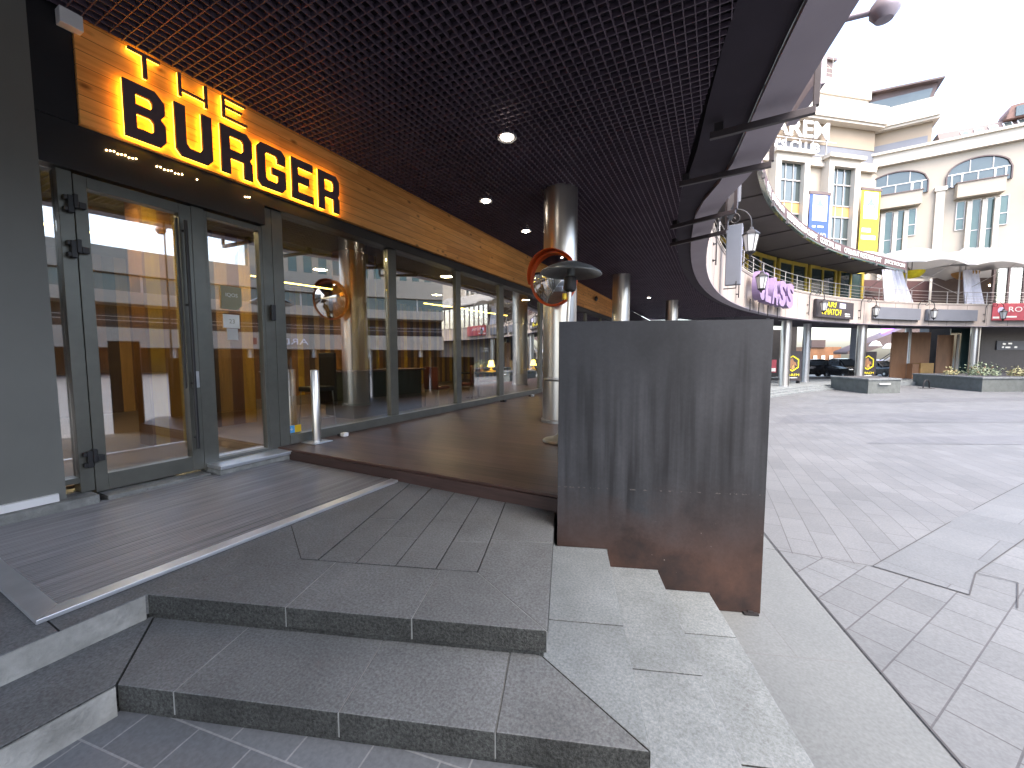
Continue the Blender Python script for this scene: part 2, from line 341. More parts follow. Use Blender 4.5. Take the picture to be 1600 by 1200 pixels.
M = {
    'black': mat('black_metal', (.012, .012, .014), .45),
    'frame': mat('anodised_frame', (.135, .136, .118), .36, .5, .12, 4),
    'wall': mat('grey_cladding', (.15, .152, .138), .5, .1, .08, 1.5),
    'white': mat('white_paint', (.72, .72, .72), .5, 0, .05),
    'cell': mat('ceiling_cell', (.105, .078, .105), .5, .1, .2, 2),
    'void': mat('ceiling_void', (.022, .016, .026), .9),
    'soffit': mat('soffit_panel', (.32, .285, .33), .5, .3, .1, .8),
    'timber': planks('pine_boards', (.60, .235, .05), (.90, .44, .13), (.32, .12, .03), .125, 1, 2, .5, .9, .05),
    'deck': planks('deck_boards', (.042, .023, .018), (.092, .050, .040), (.015, .009, .008), .145, 0, 1, .42, 0, .05, .38, .3),
    'deckface': mat('deck_face', (.05, .028, .024), .5, 0, .3, 4, stretch=(.6, 6, 6)),
    'letter': mat('letter_face', (.13, .09, .095), .7, 0, .1, spec=.2),
    'halo': emit('letter_halo', (1, .56, .035), 1.9),
    'dot': emit('led_dot', (1, .6, .25), 7),
    'granite': granite('granite_top', (.118, .125, .13)),
    'granite_b': granite('granite_lit_copy', (.160, .178, .186), .28),  # same stone; plaza light on the side treads is put into the colour
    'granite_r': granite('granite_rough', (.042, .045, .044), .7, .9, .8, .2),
    'grout': mat('pale_grout', (.19, .2, .2), .9, 0, .5, 3),
    'gap': mat('dark_joint', (.04, .04, .045), .9),
    'concrete': mat('rough_concrete', (.21, .215, .205), .95, 0, .3, 9, .9, 40),
    'alu': mat('brushed_aluminium', (.52, .54, .57), .38, .75, .1, 5),
    'rib': mat('mat_rib', (.17, .165, .165), .45, .6, .35, 2, stretch=(14, .5, 14)),
    'rubber': mat('mat_rubber', (.018, .018, .02), .8),
    'panel': rusty_steel('weathered_steel'),
    'steel': mat('stainless_steel', (.66, .64, .61), .30, 1, .06, 2, stretch=(6, 6, .5)),
    'steel_d': mat('dull_steel', (.44, .45, .46), .38, .85, .1, 5),
    'heater': mat('heater_metal', (.26, .28, .28), .36, .8, .15, 8),
    'mirror': mat('mirror_face', (.88, .88, .88), .02, 1, 0),
    'orange': mat('orange_rim', (.62, .09, .015), .4),
    'yellow': mat('yellow_paint', (.75, .5, .02), .5),
    'glass': glass('clear_glass'),
    'glassd': glass('shop_glass', .24, 1.0, (.84, .86, .84)),
    'pane': mat('window_pane', (.03, .055, .055), .06, 0, .2, .3, spec=.9),
    'paneb': mat('bright_pane', (.07, .09, .09), .05, .25, .2, .3, spec=.9),
    'beige': mat('beige_stone', (.42, .37, .31), .75, 0, .07, .5, .12, 30),
    'band': mat('fascia_stone', (.33, .285, .255), .75, 0, .16, .7, .15, 20, stretch=(1, 1, .35)),
    'cream': mat('cream_render', (.37, .325, .268), .8, 0, .04, .4),
    'cornice': mat('pale_cornice', (.50, .46, .40), .75, 0, .04, .4),
    'lounge': mat('lounge_wall', (.07, .032, .032), .8),
    'tan': mat('tan_render', (.27, .22, .165), .8, 0, .05, .4),
    'brown': mat('brown_roof', (.11, .08, .078), .6, .1, .12, .6),
    'greypanel': mat('grey_panel', (.13, .14, .165), .55, .1, .06, 1),
    'railm': mat('rail_metal', (.45, .42, .40), .45, .6, .1),
    'iron': mat('dark_iron', (.028, .026, .028), .5, .4, .2),
    'frost': mat('frosted_glass', (.5, .5, .48), .4, 0, .05),
    'yframe': mat('yellow_frame', (.60, .45, .07), .5, 0, .15, 1),
    'fabric': mat('white_fabric', (.82, .82, .84), .9, 0, .03),
    'sheet': mat('curtain_cloth', (.74, .73, .79), .9, 0, .12, 2),
    'canopyd': mat('canopy_underside', (.11, .098, .1), .7, 0, .1, .6),
    'canopyf': mat('canopy_edge', (.085, .052, .055), .7),
    'purple': mat('lilac_paint', (.23, .165, .29), .55, 0, .15, 2),
    'signdark': mat('sign_black', (.035, .03, .035), .5),
    'signyellow': mat('sign_yellow', (.85, .72, .02), .5),
    'lilac': mat('pale_lilac', (.55, .55, .8), .5),
    'red': mat('red_banner', (.42, .07, .09), .6, 0, .15, 2),
    'blue': mat('blue_banner', (.03, .075, .28), .7),
    'ybanner': mat('yellow_banner', (.58, .48, .03), .7),
    'inkblue': mat('ink_blue', (.15, .2, .35), .7),
    'wood': mat('plywood_board', (.30, .15, .075), .6, 0, .25, 1, stretch=(1, 1, .3)),
    'woodl': mat('pale_plywood', (.46, .27, .09), .6, 0, .15, 1),
    'planter': granite('planter_stone', (.11, .122, .12), .15, .7, .2),
    'plantd': granite('planter_dark', (.05, .05, .055), .25, .5, .2),
    'leaf': mat('grey_leaf', (.17, .21, .13), .7, 0, .35, 3),
    'leafy': mat('dry_leaf', (.30, .28, .14), .8, 0, .35, 3),
    'car': mat('black_car_paint', (.012, .012, .014), .18, .2, .1, spec=.8),
    'carglass': mat('car_glass', (.05, .06, .07), .05, .2, .1, spec=.9),
    'lampw': mat('lamp_lens', (.75, .76, .78), .1, .3, .05),
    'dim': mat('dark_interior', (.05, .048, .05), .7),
    'floor_in': mat('interior_floor', (.14, .11, .1), .35, 0, .2, 2),
    'slats': stripes('coloured_boards', 1, 1.56, [(.5, .30, .02), (.16, .07, .03), (.06, .035, .025), (.34, .2, .07), (.14, .06, .03), (.45, .26, .04), (.1, .05, .03), (.25, .12, .05)]),
    'slats_y': stripes('amber_boards', 1, .62, [(.6, .36, .03), (.38, .18, .03), (.62, .40, .05), (.28, .13, .03)]),
    'bar': mat('bar_front', (.035, .05, .046), .4, 0, .15, 2),
    'redch': mat('red_leather', (.22, .05, .03), .5),
    'neon': emit('neon_tube', (1, .66, .1), 3.5),
    'spot': emit('downlight_added_glow', (1, .86, .70), 6),
    'fill_lamp': emit('added_inside_glow', (1, .74, .40), 42),
    'warm': emit('warm_bulb', (1, .72, .4), 5),
    'paperw': mat('paper_white', (.75, .76, .72), .7),
    'plaque': mat('olive_plaque', (.30, .29, .19), .6),
    'bluest': mat('blue_sticker', (.08, .4, .8), .5),
    'brick': mat('red_roof', (.2, .12, .10), .8),
    'tile_g': mat('green_pane', (.06, .11, .10), .08, .1, .2, .4, spec=.8),
    'armm': mat('bracket_paint', (.05, .042, .046), .5, .2),
    'violet': emit('violet_sign', (.25, .1, 1), 1.2),
    'streetg': mat('street_grey', (.16, .16, .165), .8, 0, .1, .4),
}
def cloth_mat(name, c):
    m, n, b = nodes(name)
    b.inputs['Base Color'].default_value = rgb(c); b.inputs['Roughness'].default_value = .9
    tl = n.nodes.new('ShaderNodeBsdfTranslucent'); tl.inputs[0].default_value = rgb(c)
    mx = n.nodes.new('ShaderNodeMixShader'); mx.inputs[0].default_value = .55
    n.links.new(b.outputs[0], mx.inputs[1]); n.links.new(tl.outputs[0], mx.inputs[2]); n.links.new(mx.outputs[0], n.nodes['Material Output'].inputs[0])
    return m
M['tent'] = cloth_mat('tent_fabric', (.46, .455, .45))
plA = paving('plaza_blocks', (.104, .110, .118), (.62, .24), R(90), .010, (.06, .06, .066))
plB = paving('plaza_blocks_turned', (.102, .109, .117), (.34, .27), R(-58), .011, (.055, .055, .06), off=.3)
plK = paving('plaza_slabs', (.100, .108, .117), (.95, .8), R(33), .009, (.06, .06, .066))
plD = paving('plaza_dark_blocks', (.090, .095, .105), (.62, .24), R(90), .009, (.06, .06, .066))
plS = paving('apron_slabs', (.125, .136, .141), (1.5, 2.6), R(-20), .006, (.1, .1, .105))
lowtile = paving('step_blocks', (.12, .13, .143), (.30, .19), R(-10), .009, (.22, .23, .24), off=.4)

def warp(a):                                   # the ring bulges a little where it passes the restaurant
    t = min(1, max(0, (a - 186.6) / 2.6)); return -(.30 - .10 * min(1, max(0, (a - 189.5) / 3.0))) * t * t * (3 - 2 * t)
# ---------------------------------------------------------------- mesh helpers
class MB:
    def __init__(s):
        s.v, s.f = [], []
    def add(s, vs, fs):
        o = len(s.v); s.v += [tuple(p) for p in vs]; s.f += [tuple(i + o for i in f) for f in fs]
    def box(s, x0, x1, y0, y1, z0, z1):
        s.add([(x, y, z) for z in (z0, z1) for y in (y0, y1) for x in (x0, x1)],
              [(0, 2, 3, 1), (4, 5, 7, 6), (0, 1, 5, 4), (2, 6, 7, 3), (0, 4, 6, 2), (1, 3, 7, 5)])
        return s
    def obox(s, c, a, b, d):
        c, a, b, d = map(Vector, (c, a, b, d))
        s.add([c + i * a + j * b + k * d for k in (-1, 1) for j in (-1, 1) for i in (-1, 1)],
              [(0, 2, 3, 1), (4, 5, 7, 6), (0, 1, 5, 4), (2, 6, 7, 3), (0, 4, 6, 2), (1, 3, 7, 5)])
        return s
    def prism(s, pts, z0, z1):
        n = len(pts)
        a = sum(pts[i][0] * pts[(i + 1) % n][1] - pts[(i + 1) % n][0] * pts[i][1] for i in range(n))
        if a < 0: pts = pts[::-1]
        zf0 = z0 if callable(z0) else (lambda x, y: z0)
        zf1 = z1 if callable(z1) else (lambda x, y: z1)
        s.add([(p[0], p[1], zf0(*p)) for p in pts] + [(p[0], p[1], zf1(*p)) for p in pts],
              [tuple(range(n - 1, -1, -1)), tuple(range(n, 2 * n))] + [(i, (i + 1) % n, n + (i + 1) % n, n + i) for i in range(n)])
        return s
    def tube(s, pts, r, seg=8, r1=None):
        pts = [Vector(p) for p in pts]; n = len(pts); o = []
        up = None
        for i, p in enumerate(pts):
            t = (pts[min(i + 1, n - 1)] - pts[max(i - 1, 0)]).normalized()
            if up is None:
                up = Vector((0, 0, 1)) if abs(t.z) < .9 else Vector((1, 0, 0))
            x = t.cross(up).normalized(); y = x.cross(t).normalized(); up = y
            rr = r if r1 is None else r + (r1 - r) * i / (n - 1)
            o += [p + x * (rr * math.cos(2 * math.pi * k / seg)) + y * (rr * math.sin(2 * math.pi * k / seg)) for k in range(seg)]
        fs = [(i * seg + k, i * seg + (k + 1) % seg, (i + 1) * seg + (k + 1) % seg, (i + 1) * seg + k) for i in range(n - 1) for k in range(seg)]
        fs += [tuple(range(seg - 1, -1, -1)), tuple(range((n - 1) * seg, n * seg))]
        s.add(o, fs); return s
    def lathe(s, prof, c=(0, 0, 0), seg=32, ax=None, ring=False):
        """profile of (radius, height); ax = (x axis, y axis, spin axis)"""
        c = Vector(c)
        if ring: prof = list(prof) + [prof[0]]
        X, Y, Z = ax or (Vector((1, 0, 0)), Vector((0, 1, 0)), Vector((0, 0, 1)))
        o = [c + X * (r * math.cos(2 * math.pi * k / seg)) + Y * (r * math.sin(2 * math.pi * k / seg)) + Z * h for r, h in prof for k in range(seg)]
        n = len(prof)
        fs = [(i * seg + k, i * seg + (k + 1) % seg, (i + 1) * seg + (k + 1) % seg, (i + 1) * seg + k) for i in range(n - 1) for k in range(seg)]
        if prof[0][0] > 1e-4 and not ring: fs.append(tuple(range(seg - 1, -1, -1)))
        if prof[-1][0] > 1e-4 and not ring: fs.append(tuple(range((n - 1) * seg, n * seg)))
        s.add(o, fs); return s
    def arc(s, c, r0, r1, z0, z1, a0, a1, n):
        """bent box round a centre, angles in degrees; z may be functions of the angle"""
        f0 = z0 if callable(z0) else (lambda a: z0)
        f1 = z1 if callable(z1) else (lambda a: z1)
        o = []
        for i in range(n + 1):
            d = a0 + (a1 - a0) * i / n; t = R(d); x, y = math.cos(t), math.sin(t)
            o += [(c[0] + r0 * x, c[1] + r0 * y, f0(d)), (c[0] + r1 * x, c[1] + r1 * y, f0(d)), (c[0] + r1 * x, c[1] + r1 * y, f1(d)), (c[0] + r0 * x, c[1] + r0 * y, f1(d))]
        fs = []
        for i in range(n):
            for k in range(4):
                fs.append((4 * i + k, 4 * i + 4 + k, 4 * i + 4 + (k + 1) % 4, 4 * i + (k + 1) % 4))
        fs += [(0, 1, 2, 3), (4 * n + 3, 4 * n + 2, 4 * n + 1, 4 * n)]
        s.add(o, fs); return s
    def sweep_ring(s, c, prof, a0, a1, n):
        """closed profile of (radius, z) swept round a centre"""
        o = []; k = len(prof)
        for i in range(n + 1):
            t = R(a0 + (a1 - a0) * i / n)
            dr = warp(a0 + (a1 - a0) * i / n)
            o += [(c[0] + (r + dr) * math.cos(t), c[1] + (r + dr) * math.sin(t), z) for r, z in prof]
        fs = [(i * k + j, (i + 1) * k + j, (i + 1) * k + (j + 1) % k, i * k + (j + 1) % k) for i in range(n) for j in range(k)]
        fs += [tuple(range(k)), tuple(range(n * k + k - 1, n * k - 1, -1))]
        s.add(o, fs); return s
    def build(s, name, m, parent=None, smooth=False, bevel=0.):
        me = bpy.data.meshes.new(name)
        me.from_pydata([tuple(p) for p in s.v], [], s.f)
        return finish(me, name, m, parent, smooth, bevel)

def finish(me, name, m, parent=None, smooth=False, bevel=0.):
    import bmesh
    bm = bmesh.new(); bm.from_mesh(me); bmesh.ops.recalc_face_normals(bm, faces=bm.faces); bm.to_mesh(me); bm.free()
    me.materials.append(M[m] if isinstance(m, str) else m)
    if smooth:
        me.shade_smooth()
        try: me.set_sharp_from_angle(angle=R(38))
        except Exception: pass
    o = bpy.data.objects.new(name, me)
    col.objects.link(o)
    if parent is not None:
        o.parent = parent
        if parent.parent is None:
            o.matrix_parent_inverse = parent.matrix_basis.inverted()
    if bevel:
        b = o.modifiers.new('bevel', 'BEVEL'); b.width = bevel; b.segments = 2; b.limit_method = 'ANGLE'; b.angle_limit = R(40)
    return o

def tag(o, label=None, cat=None, group=None, kind=None):
    if label: o['label'] = label
    if cat: o['category'] = cat
    if group: o['group'] = group
    if kind: o['kind'] = kind
    return o

def thing(name, label, cat, loc=(0, 0, 0), group=None):
    o = bpy.data.objects.new(name, None)
    o.empty_display_size = .1
    o.location = loc
    col.objects.link(o)
    return tag(o, label, cat, group)

def copy_tree(o, parent=None):
    c = o.copy(); col.objects.link(c)
    if parent is not None: c.parent = parent
    for ch in [x for x in bpy.data.objects if x.parent == o]:
        copy_tree(ch, c)
    return c

def struct(o):
    o['kind'] = 'structure'; return o

def remap(me, org, rt, up, nr):
    org, rt, up, nr = map(Vector, (org, rt, up, nr))
    for v in me.vertices:
        v.co = org + rt * v.co.x + up * v.co.y + nr * v.co.z

def shape(name, loops, depth, org, rt, up, nr, m, parent=None):
    """flat outline with holes, given thickness and stood in the frame (org, right, up, out)"""
    cu = bpy.data.curves.new(name, 'CURVE'); cu.dimensions = '2D'; cu.fill_mode = 'BOTH'; cu.extrude = depth / 2
    for lp in loops:
        sp = cu.splines.new('POLY'); sp.points.add(len(lp) - 1)
        for p, q in zip(sp.points, lp): p.co = (q[0], q[1], 0, 1)
        sp.use_cyclic_u = True
    ob = bpy.data.objects.new(name, cu); col.objects.link(ob)
    me = bpy.data.meshes.new_from_object(ob)
    bpy.data.objects.remove(ob); bpy.data.curves.remove(cu)
    for v in me.vertices: v.co.z += depth / 2
    remap(me, org, rt, up, nr)
    return finish(me, name, m, parent)

def text(name, body, W, H, org, rt, up, nr, m, parent=None, depth=.01, shear=0., bold=0., arc=None):
    """lettering fitted to a W x H box whose lower left corner is org"""
    cu = bpy.data.curves.new(name, 'FONT'); cu.body = body; cu.extrude = .02; cu.shear = shear; cu.offset = bold; cu.resolution_u = 3
    ob = bpy.data.objects.new(name, cu); col.objects.link(ob)
    me = bpy.data.meshes.new_from_object(ob)
    bpy.data.objects.remove(ob); bpy.data.curves.remove(cu)
    xs = [v.co.x for v in me.vertices]; ys = [v.co.y for v in me.vertices]
    x0, x1, y0, y1 = min(xs), max(xs), min(ys), max(ys)
    for v in me.vertices:
        v.co.x = (v.co.x - x0) / (x1 - x0) * W; v.co.y = (v.co.y - y0) / (y1 - y0) * H
        v.co.z = depth if v.co.z > 0 else 0
    if arc:
        c, r, a, sgn, zf = arc
        for v in me.vertices:
            t = R(a) + sgn * v.co.x / r
            rr = r - v.co.z
            v.co = Vector((c[0] + rr * math.cos(t), c[1] + rr * math.sin(t), zf(math.degrees(t)) + v.co.y))
    else:
        remap(me, org, rt, up, nr)
    return finish(me, name, m, parent)

X3, Y3, Z3 = Vector((1, 0, 0)), Vector((0, 1, 0)), Vector((0, 0, 1))

# ---------------------------------------------------------------- layout frames
ST = R(19.8)                                   # the steps are turned against the shopfront
def SQ(s, q):
    return (-math.sin(ST) * s + math.cos(ST) * q, math.cos(ST) * s + math.sin(ST) * q)
CC = (48.5, 14.8); RR = 48.9                   # the round building
HF = (-math.sin(YAW), math.cos(YAW))           # direction the square falls in
def ground(x, y):
    h = min(28, max(4.6, HF[0] * x + HF[1] * y))
    return -.58 - .0432 * (h - 4.6)
def on_ring(r, a, z=0):
    return Vector((CC[0] + r * math.cos(R(a)), CC[1] + r * math.sin(R(a)), z))
def ring_frame(a):                             # right (seen from the square), inward normal
    t = R(a)
    return Vector((math.sin(t), -math.cos(t), 0)), Vector((-math.cos(t), -math.sin(t), 0))

# ---------------------------------------------------------------- ground
def sheet(name, polys, m, lift=0.):
    b = MB()
    for pl in polys:
        b.add([(x, y, ground(x, y) + lift) for x, y in pl], [tuple(range(len(pl)))])
    return struct(b.build(name, m))
def LH(l, h):                                  # lateral / along-fall coordinates to x, y
    return (math.cos(YAW) * l + HF[0] * h, math.sin(YAW) * l + HF[1] * h)
pl = MB()
hs = [-160, 4.6, 28, 420]; ls = [-320, 320]
vs = [(*LH(l, h), ground(*LH(l, h))) for h in hs for l in ls]
pl.add(vs, [(2 * i, 2 * i + 1, 2 * i + 3, 2 * i + 2) for i in range(3)])
struct(pl.build('plaza', plA))

def grid_sheet(name, pts_fn, nu, nv, m, lift):
    b = MB(); vs = []
    for i in range(nu + 1):
        for j in range(nv + 1):
            x, y = pts_fn(i / nu, j / nv); vs.append((x, y, ground(x, y) + lift))
    b.add(vs, [(i * (nv + 1) + j, (i + 1) * (nv + 1) + j, (i + 1) * (nv + 1) + j + 1, i * (nv + 1) + j + 1) for i in range(nu) for j in range(nv)])
    return struct(b.build(name, m))
def lerp(a, b, t): return (a[0] + (b[0] - a[0]) * t, a[1] + (b[1] - a[1]) * t)
def quad_fn(a, b, c, d):
    return lambda u, v: lerp(lerp(a, b, u), lerp(d, c, u), v)
# turned blocks in front of the camera side of the star joint, big slabs in the star arm
dB = (.561, .828)
A0 = (1.33, 4.61); A1 = (A0[0] + dB[0] * 14, A0[1] + dB[1] * 14)
K0 = (2.1, 4.88); K1 = (K0[0] + dB[0] * 14 + .3, K0[1] + dB[1] * 14 - .2)
grid_sheet('plaza_turned_paving', quad_fn((.45, 4.55), A0, (2.6, -6), (-2.2, -6)), 6, 10, plB, .004)
grid_sheet('plaza_turned_paving', quad_fn(A0, (1.87, 4.40), (8, -6), (2.6, -6)), 6, 10, plB, .004)
grid_sheet('plaza_turned_paving', quad_fn((1.87, 4.40), K0, (14, 3), (8, -6)), 6, 10, plB, .0045)
grid_sheet('plaza_turned_paving', quad_fn(K0, K1, (26, 16), (14, 3)), 10, 10, plB, .004)
grid_sheet('plaza_star_paving', quad_fn(A0, (1.87, 4.40), K0, (2.1, 5.75)), 4, 4, plK, .008)
grid_sheet('plaza_star_paving', quad_fn((2.1, 5.75), K0, K1, A1), 4, 14, plK, .008)
# darker laid bands far out
grid_sheet('plaza_band', quad_fn((1.9, 16.0), (15.5, 23.6), (17.0, 30.5), (2.6, 19.2)), 16, 6, plD, .006)
grid_sheet('plaza_band', quad_fn((5.5, 27.5), (23, 41.0), (26, 47), (6.3, 30.5)), 16, 6, plD, .006)
grid_sheet('plaza_band', quad_fn((3.3, 12.4), (9.5, 15.3), (10.5, 17.8), (4.2, 14.0)), 12, 4, plD, .006)
jn = MB()
def joint(a, b, wd):
    d = Vector((b[0] - a[0], b[1] - a[1])).normalized(); p = Vector((-d.y, d.x)) * wd / 2
    n = 8
    for i in range(n):
        s, e = lerp(a, b, i / n), lerp(a, b, (i + 1) / n)
        q = [(s[0] + p.x, s[1] + p.y), (s[0] - p.x, s[1] - p.y), (e[0] - p.x, e[1] - p.y), (e[0] + p.x, e[1] + p.y)]
        jn.add([(x, y, ground(x, y) + .012) for x, y in q], [(0, 1, 2, 3)])
for a, b, wd in ((A0, (1.87, 4.40), .009), ((1.87, 4.40), K0, .009), (A0, A1, .008), (K0, K1, .008), ((.5, 4.55), A0, .008), (K0, (2.33, 4.83), .008), ((2.33, 4.83), (2.1, 4.33), .008)):
    joint(a, b, wd)
for i in range(40):                            # open joint between the apron slabs and the square
    a0, a1 = 190 + 18 * i / 40 - 8, 190 + 18 * (i + 1) / 40 - 8
    p, q = on_ring(48.98, a0), on_ring(48.98, a1)
    joint((p.x, p.y), (q.x, q.y), .013)
struct(jn.build('plaza_joint', 'gap'))
# apron slabs between the steps and the joint
def apron(u, v):
    a = 170 + 42 * u
    p = on_ring(49.0 + 1.9 * v, a); return (p.x, p.y)
grid_sheet('apron_paving', apron, 60, 3, plS, .0095)

# ---------------------------------------------------------------- steps
RISE = .145
def inset(pts, d):
    n = len(pts)
    a = sum(pts[i][0] * pts[(i + 1) % n][1] - pts[(i + 1) % n][0] * pts[i][1] for i in range(n))
    if a < 0: pts = pts[::-1]
    out = []
    for i in range(n):
        p0, p1, p2 = Vector(pts[i - 1]), Vector(pts[i]), Vector(pts[(i + 1) % n])
        e0, e1 = (p1 - p0).normalized(), (p2 - p1).normalized()
        n0, n1 = Vector((-e0.y, e0.x)), Vector((-e1.y, e1.x))
        k = (n0 + n1); k = k / max(.3, k.length_squared) * 2
        out.append(tuple(p1 + k * d))
    return out
def slabs(name, polys, z, t, m, g=.0025, jit=0.0025):
    b = MB()
    for p in polys:
        dz = random.uniform(-jit, jit)
        b.prism(inset(p, g), z - t, z + dz)
    o = b.build(name, m, None, False, .005)
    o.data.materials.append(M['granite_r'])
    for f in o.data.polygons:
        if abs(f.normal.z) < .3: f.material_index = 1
    if m == 'granite_b': return struct(o)
    gb = MB()
    for i, p in enumerate(polys):
        for k in range(len(p)):
            a, c = Vector(p[k]), Vector(p[(k + 1) % len(p)])
            hit = any((Vector(q[j]) - c).length < .02 and (Vector(q[(j + 1) % len(q)]) - a).length < .02 for q in polys[i + 1:] for j in range(len(q))) or \
                  any((Vector(q[j]) - a).length < .02 and (Vector(q[(j + 1) % len(q)]) - c).length < .02 for q in polys[i + 1:] for j in range(len(q)))
            if hit:
                d = (c - a).normalized(); nn_ = Vector((-d.y, d.x)) * .0026
                a2, c2 = a + d * .004, c - d * .004
                gb.prism([tuple(a2 + nn_), tuple(a2 - nn_), tuple(c2 - nn_), tuple(c2 + nn_)], z - t + .002, z - .0035)
    if gb.v: struct(gb.build(name.replace('_slabs', '_grout'), 'grout'))
    return struct(o)
def body(name, poly, z0, z1, m):
    return struct(MB().prism(poly, z0, z1).build(name, m))

F0, Q0 = 1.85, -.07                            # platform nosing
cTL = (-2.83, .93)
UL = (-2.83, (F0 - 2.83 * math.sin(ST)) / math.cos(ST))
def on_front(S, x):                            # y on the line S = const at this x
    return (S + math.sin(ST) * x) / math.cos(ST)
UL = (-2.83, on_front(F0, -2.83)); UR = SQ(F0, Q0)
DY = 3.13                                      # deck front
FX = -5.15                                     # shopfront plane
def q_at(Q, y):                                # x on the line Q = const at this y
    return (Q - math.sin(ST) * y) / math.cos(ST)
NOSE = .115
# body of the platform, set back under the nosing, then the slabs on top
body('entrance_platform', [(-7, -7), (-2.85, -7), (-2.85, UL[1] + .012), SQ(F0 + .02, Q0 - .02), (q_at(Q0 - .02, 9.5), 9.5), (-7, 9.5)], -.75, -NOSE, 'granite_r')
inner = 2.33; qi = -.53
il = (-2.42, on_front(inner, -2.42))
ps = []
fq = [-1.48, -.77]
fx = lambda q, S=F0: SQ(S, q)
ps.append([UL, fx(fq[0]), SQ(inner, fq[0]), il])
ps.append([fx(fq[0]), fx(fq[1]), SQ(inner, fq[1]), SQ(inner, fq[0])])
ps.append([fx(fq[1]), UR, SQ(inner, qi), SQ(inner, fq[1])])
# right border
ps.append([UR, SQ(2.78, Q0), SQ(2.78, qi), SQ(inner, qi)])
ps.append([SQ(2.78, Q0), (q_at(Q0, DY + .3), DY + .3), (q_at(qi, DY + .3), DY + .3), SQ(2.78, qi)])
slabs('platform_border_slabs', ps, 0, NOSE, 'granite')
# field strips
ps = []
q = qi; k = 0
while q > -2.3:
    q2 = q - .27
    xa, xb = q_at(q, DY + .2), q_at(q2, DY + .2)
    s_cut = [2.33, 2.72 + .3 * (k % 2)]
    p = [SQ(inner, q), SQ(inner, q2), (xb, DY + .2), (xa, DY + .2)]
    lim = -2.86
    if SQ(inner, q2)[0] < -2.46:
        break
    m1 = SQ(s_cut[1], q); m2 = SQ(s_cut[1], q2)
    ps += [[SQ(inner, q), SQ(inner, q2), m2, m1], [m1, m2, (xb, DY + .2), (xa, DY + .2)]]
    q = q2; k += 1
qe = q
ps.append([SQ(inner, qe), il, (-2.98, on_front(inner, -2.42) + .3), (-3.05, DY + .2), (q_at(qe, DY + .2), DY + .2)])
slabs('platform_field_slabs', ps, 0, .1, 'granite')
# slabs along the left flank and under the mat
ps = [[UL, il, (-2.98, on_front(inner, -2.42) + .3), (-3.05, DY + .2), (-5.4, DY + .2), (-5.4, .62), (-2.83, .62)],
      [(-2.83, .615), (-5.4, .615), (-5.4, -.9), (-2.83, -.9)], [(-2.83, -.9), (-5.4, -.9), (-5.4, -2.6), (-2.83, -2.6)], [(-2.83, -2.6), (-5.4, -2.6), (-5.4, -6), (-2.83, -6)]]
b = MB()
for p in ps: b.prism(p if len(p) > 4 else inset(p, .003), -NOSE, -.002)
struct(b.build('platform_flank_slabs', 'granite'))
struct(MB().box(-2.8345, -2.826, -6, UL[1] - .004, -RISE - .05, -.006).build('flank_riser', 'concrete'))

# first tread, one step down
F1, Q1 = 1.44, .34
X1 = -2.38
L1 = (X1, on_front(F1, X1)); C1 = SQ(F1, Q1); PS = 3.06
body('lower_platform', [(-2.86, -7), (X1 - .02, -7), (X1 - .02, L1[1] + .012), SQ(F1 + .02, Q1 - .02), SQ(PS + .6, Q1 - .02), SQ(PS + .6, Q0 - .3), SQ(F0 + .3, Q0 - .3), (-2.86, UL[1] + .3)], -.78, -RISE - NOSE, 'granite_r')
bl = UL; br = UR
q1s = [-1.72, -.93, -.26]
def t1f(q): return SQ(F1, q)
def t1b(q): return SQ(F0 + .06, q)
ps = [[L1, t1f(q1s[0]), t1b(q1s[0]), (-2.84, UL[1] + .04)],
      [t1f(q1s[0]), t1f(q1s[1]), t1b(q1s[1]), t1b(q1s[0])],
      [t1f(q1s[1]), t1f(q1s[2]), t1b(q1s[2]), t1b(q1s[1])],
      [t1f(q1s[2]), C1, SQ(F0 + .02, Q0 - .03), t1b(q1s[2])]]
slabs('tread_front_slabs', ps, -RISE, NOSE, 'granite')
ps = [[C1, SQ(2.15, Q1), SQ(2.15, Q0 - .04), SQ(F0 + .02, Q0 - .03)], [SQ(2.15, Q1), SQ(PS + .5, Q1), SQ(PS + .5, Q0 - .04), SQ(2.15, Q0 - .04)]]
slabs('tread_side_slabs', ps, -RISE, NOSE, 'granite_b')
ps = [[L1, (-2.84, UL[1] + .04), (-2.84, -.2), (X1, -.2)], [(X1, -.2), (-2.84, -.2), (-2.84, -1.6), (X1, -1.6)], [(X1, -1.6), (-2.84, -1.6), (-2.84, -5), (X1, -5)]]
slabs('tread_flank_slabs', ps, -RISE, .06, 'granite')
struct(MB().box(X1 - .004, X1 + .005, -6, L1[1] - .004, -2 * RISE - .05, -RISE - .006).build('flank_riser', 'concrete'))

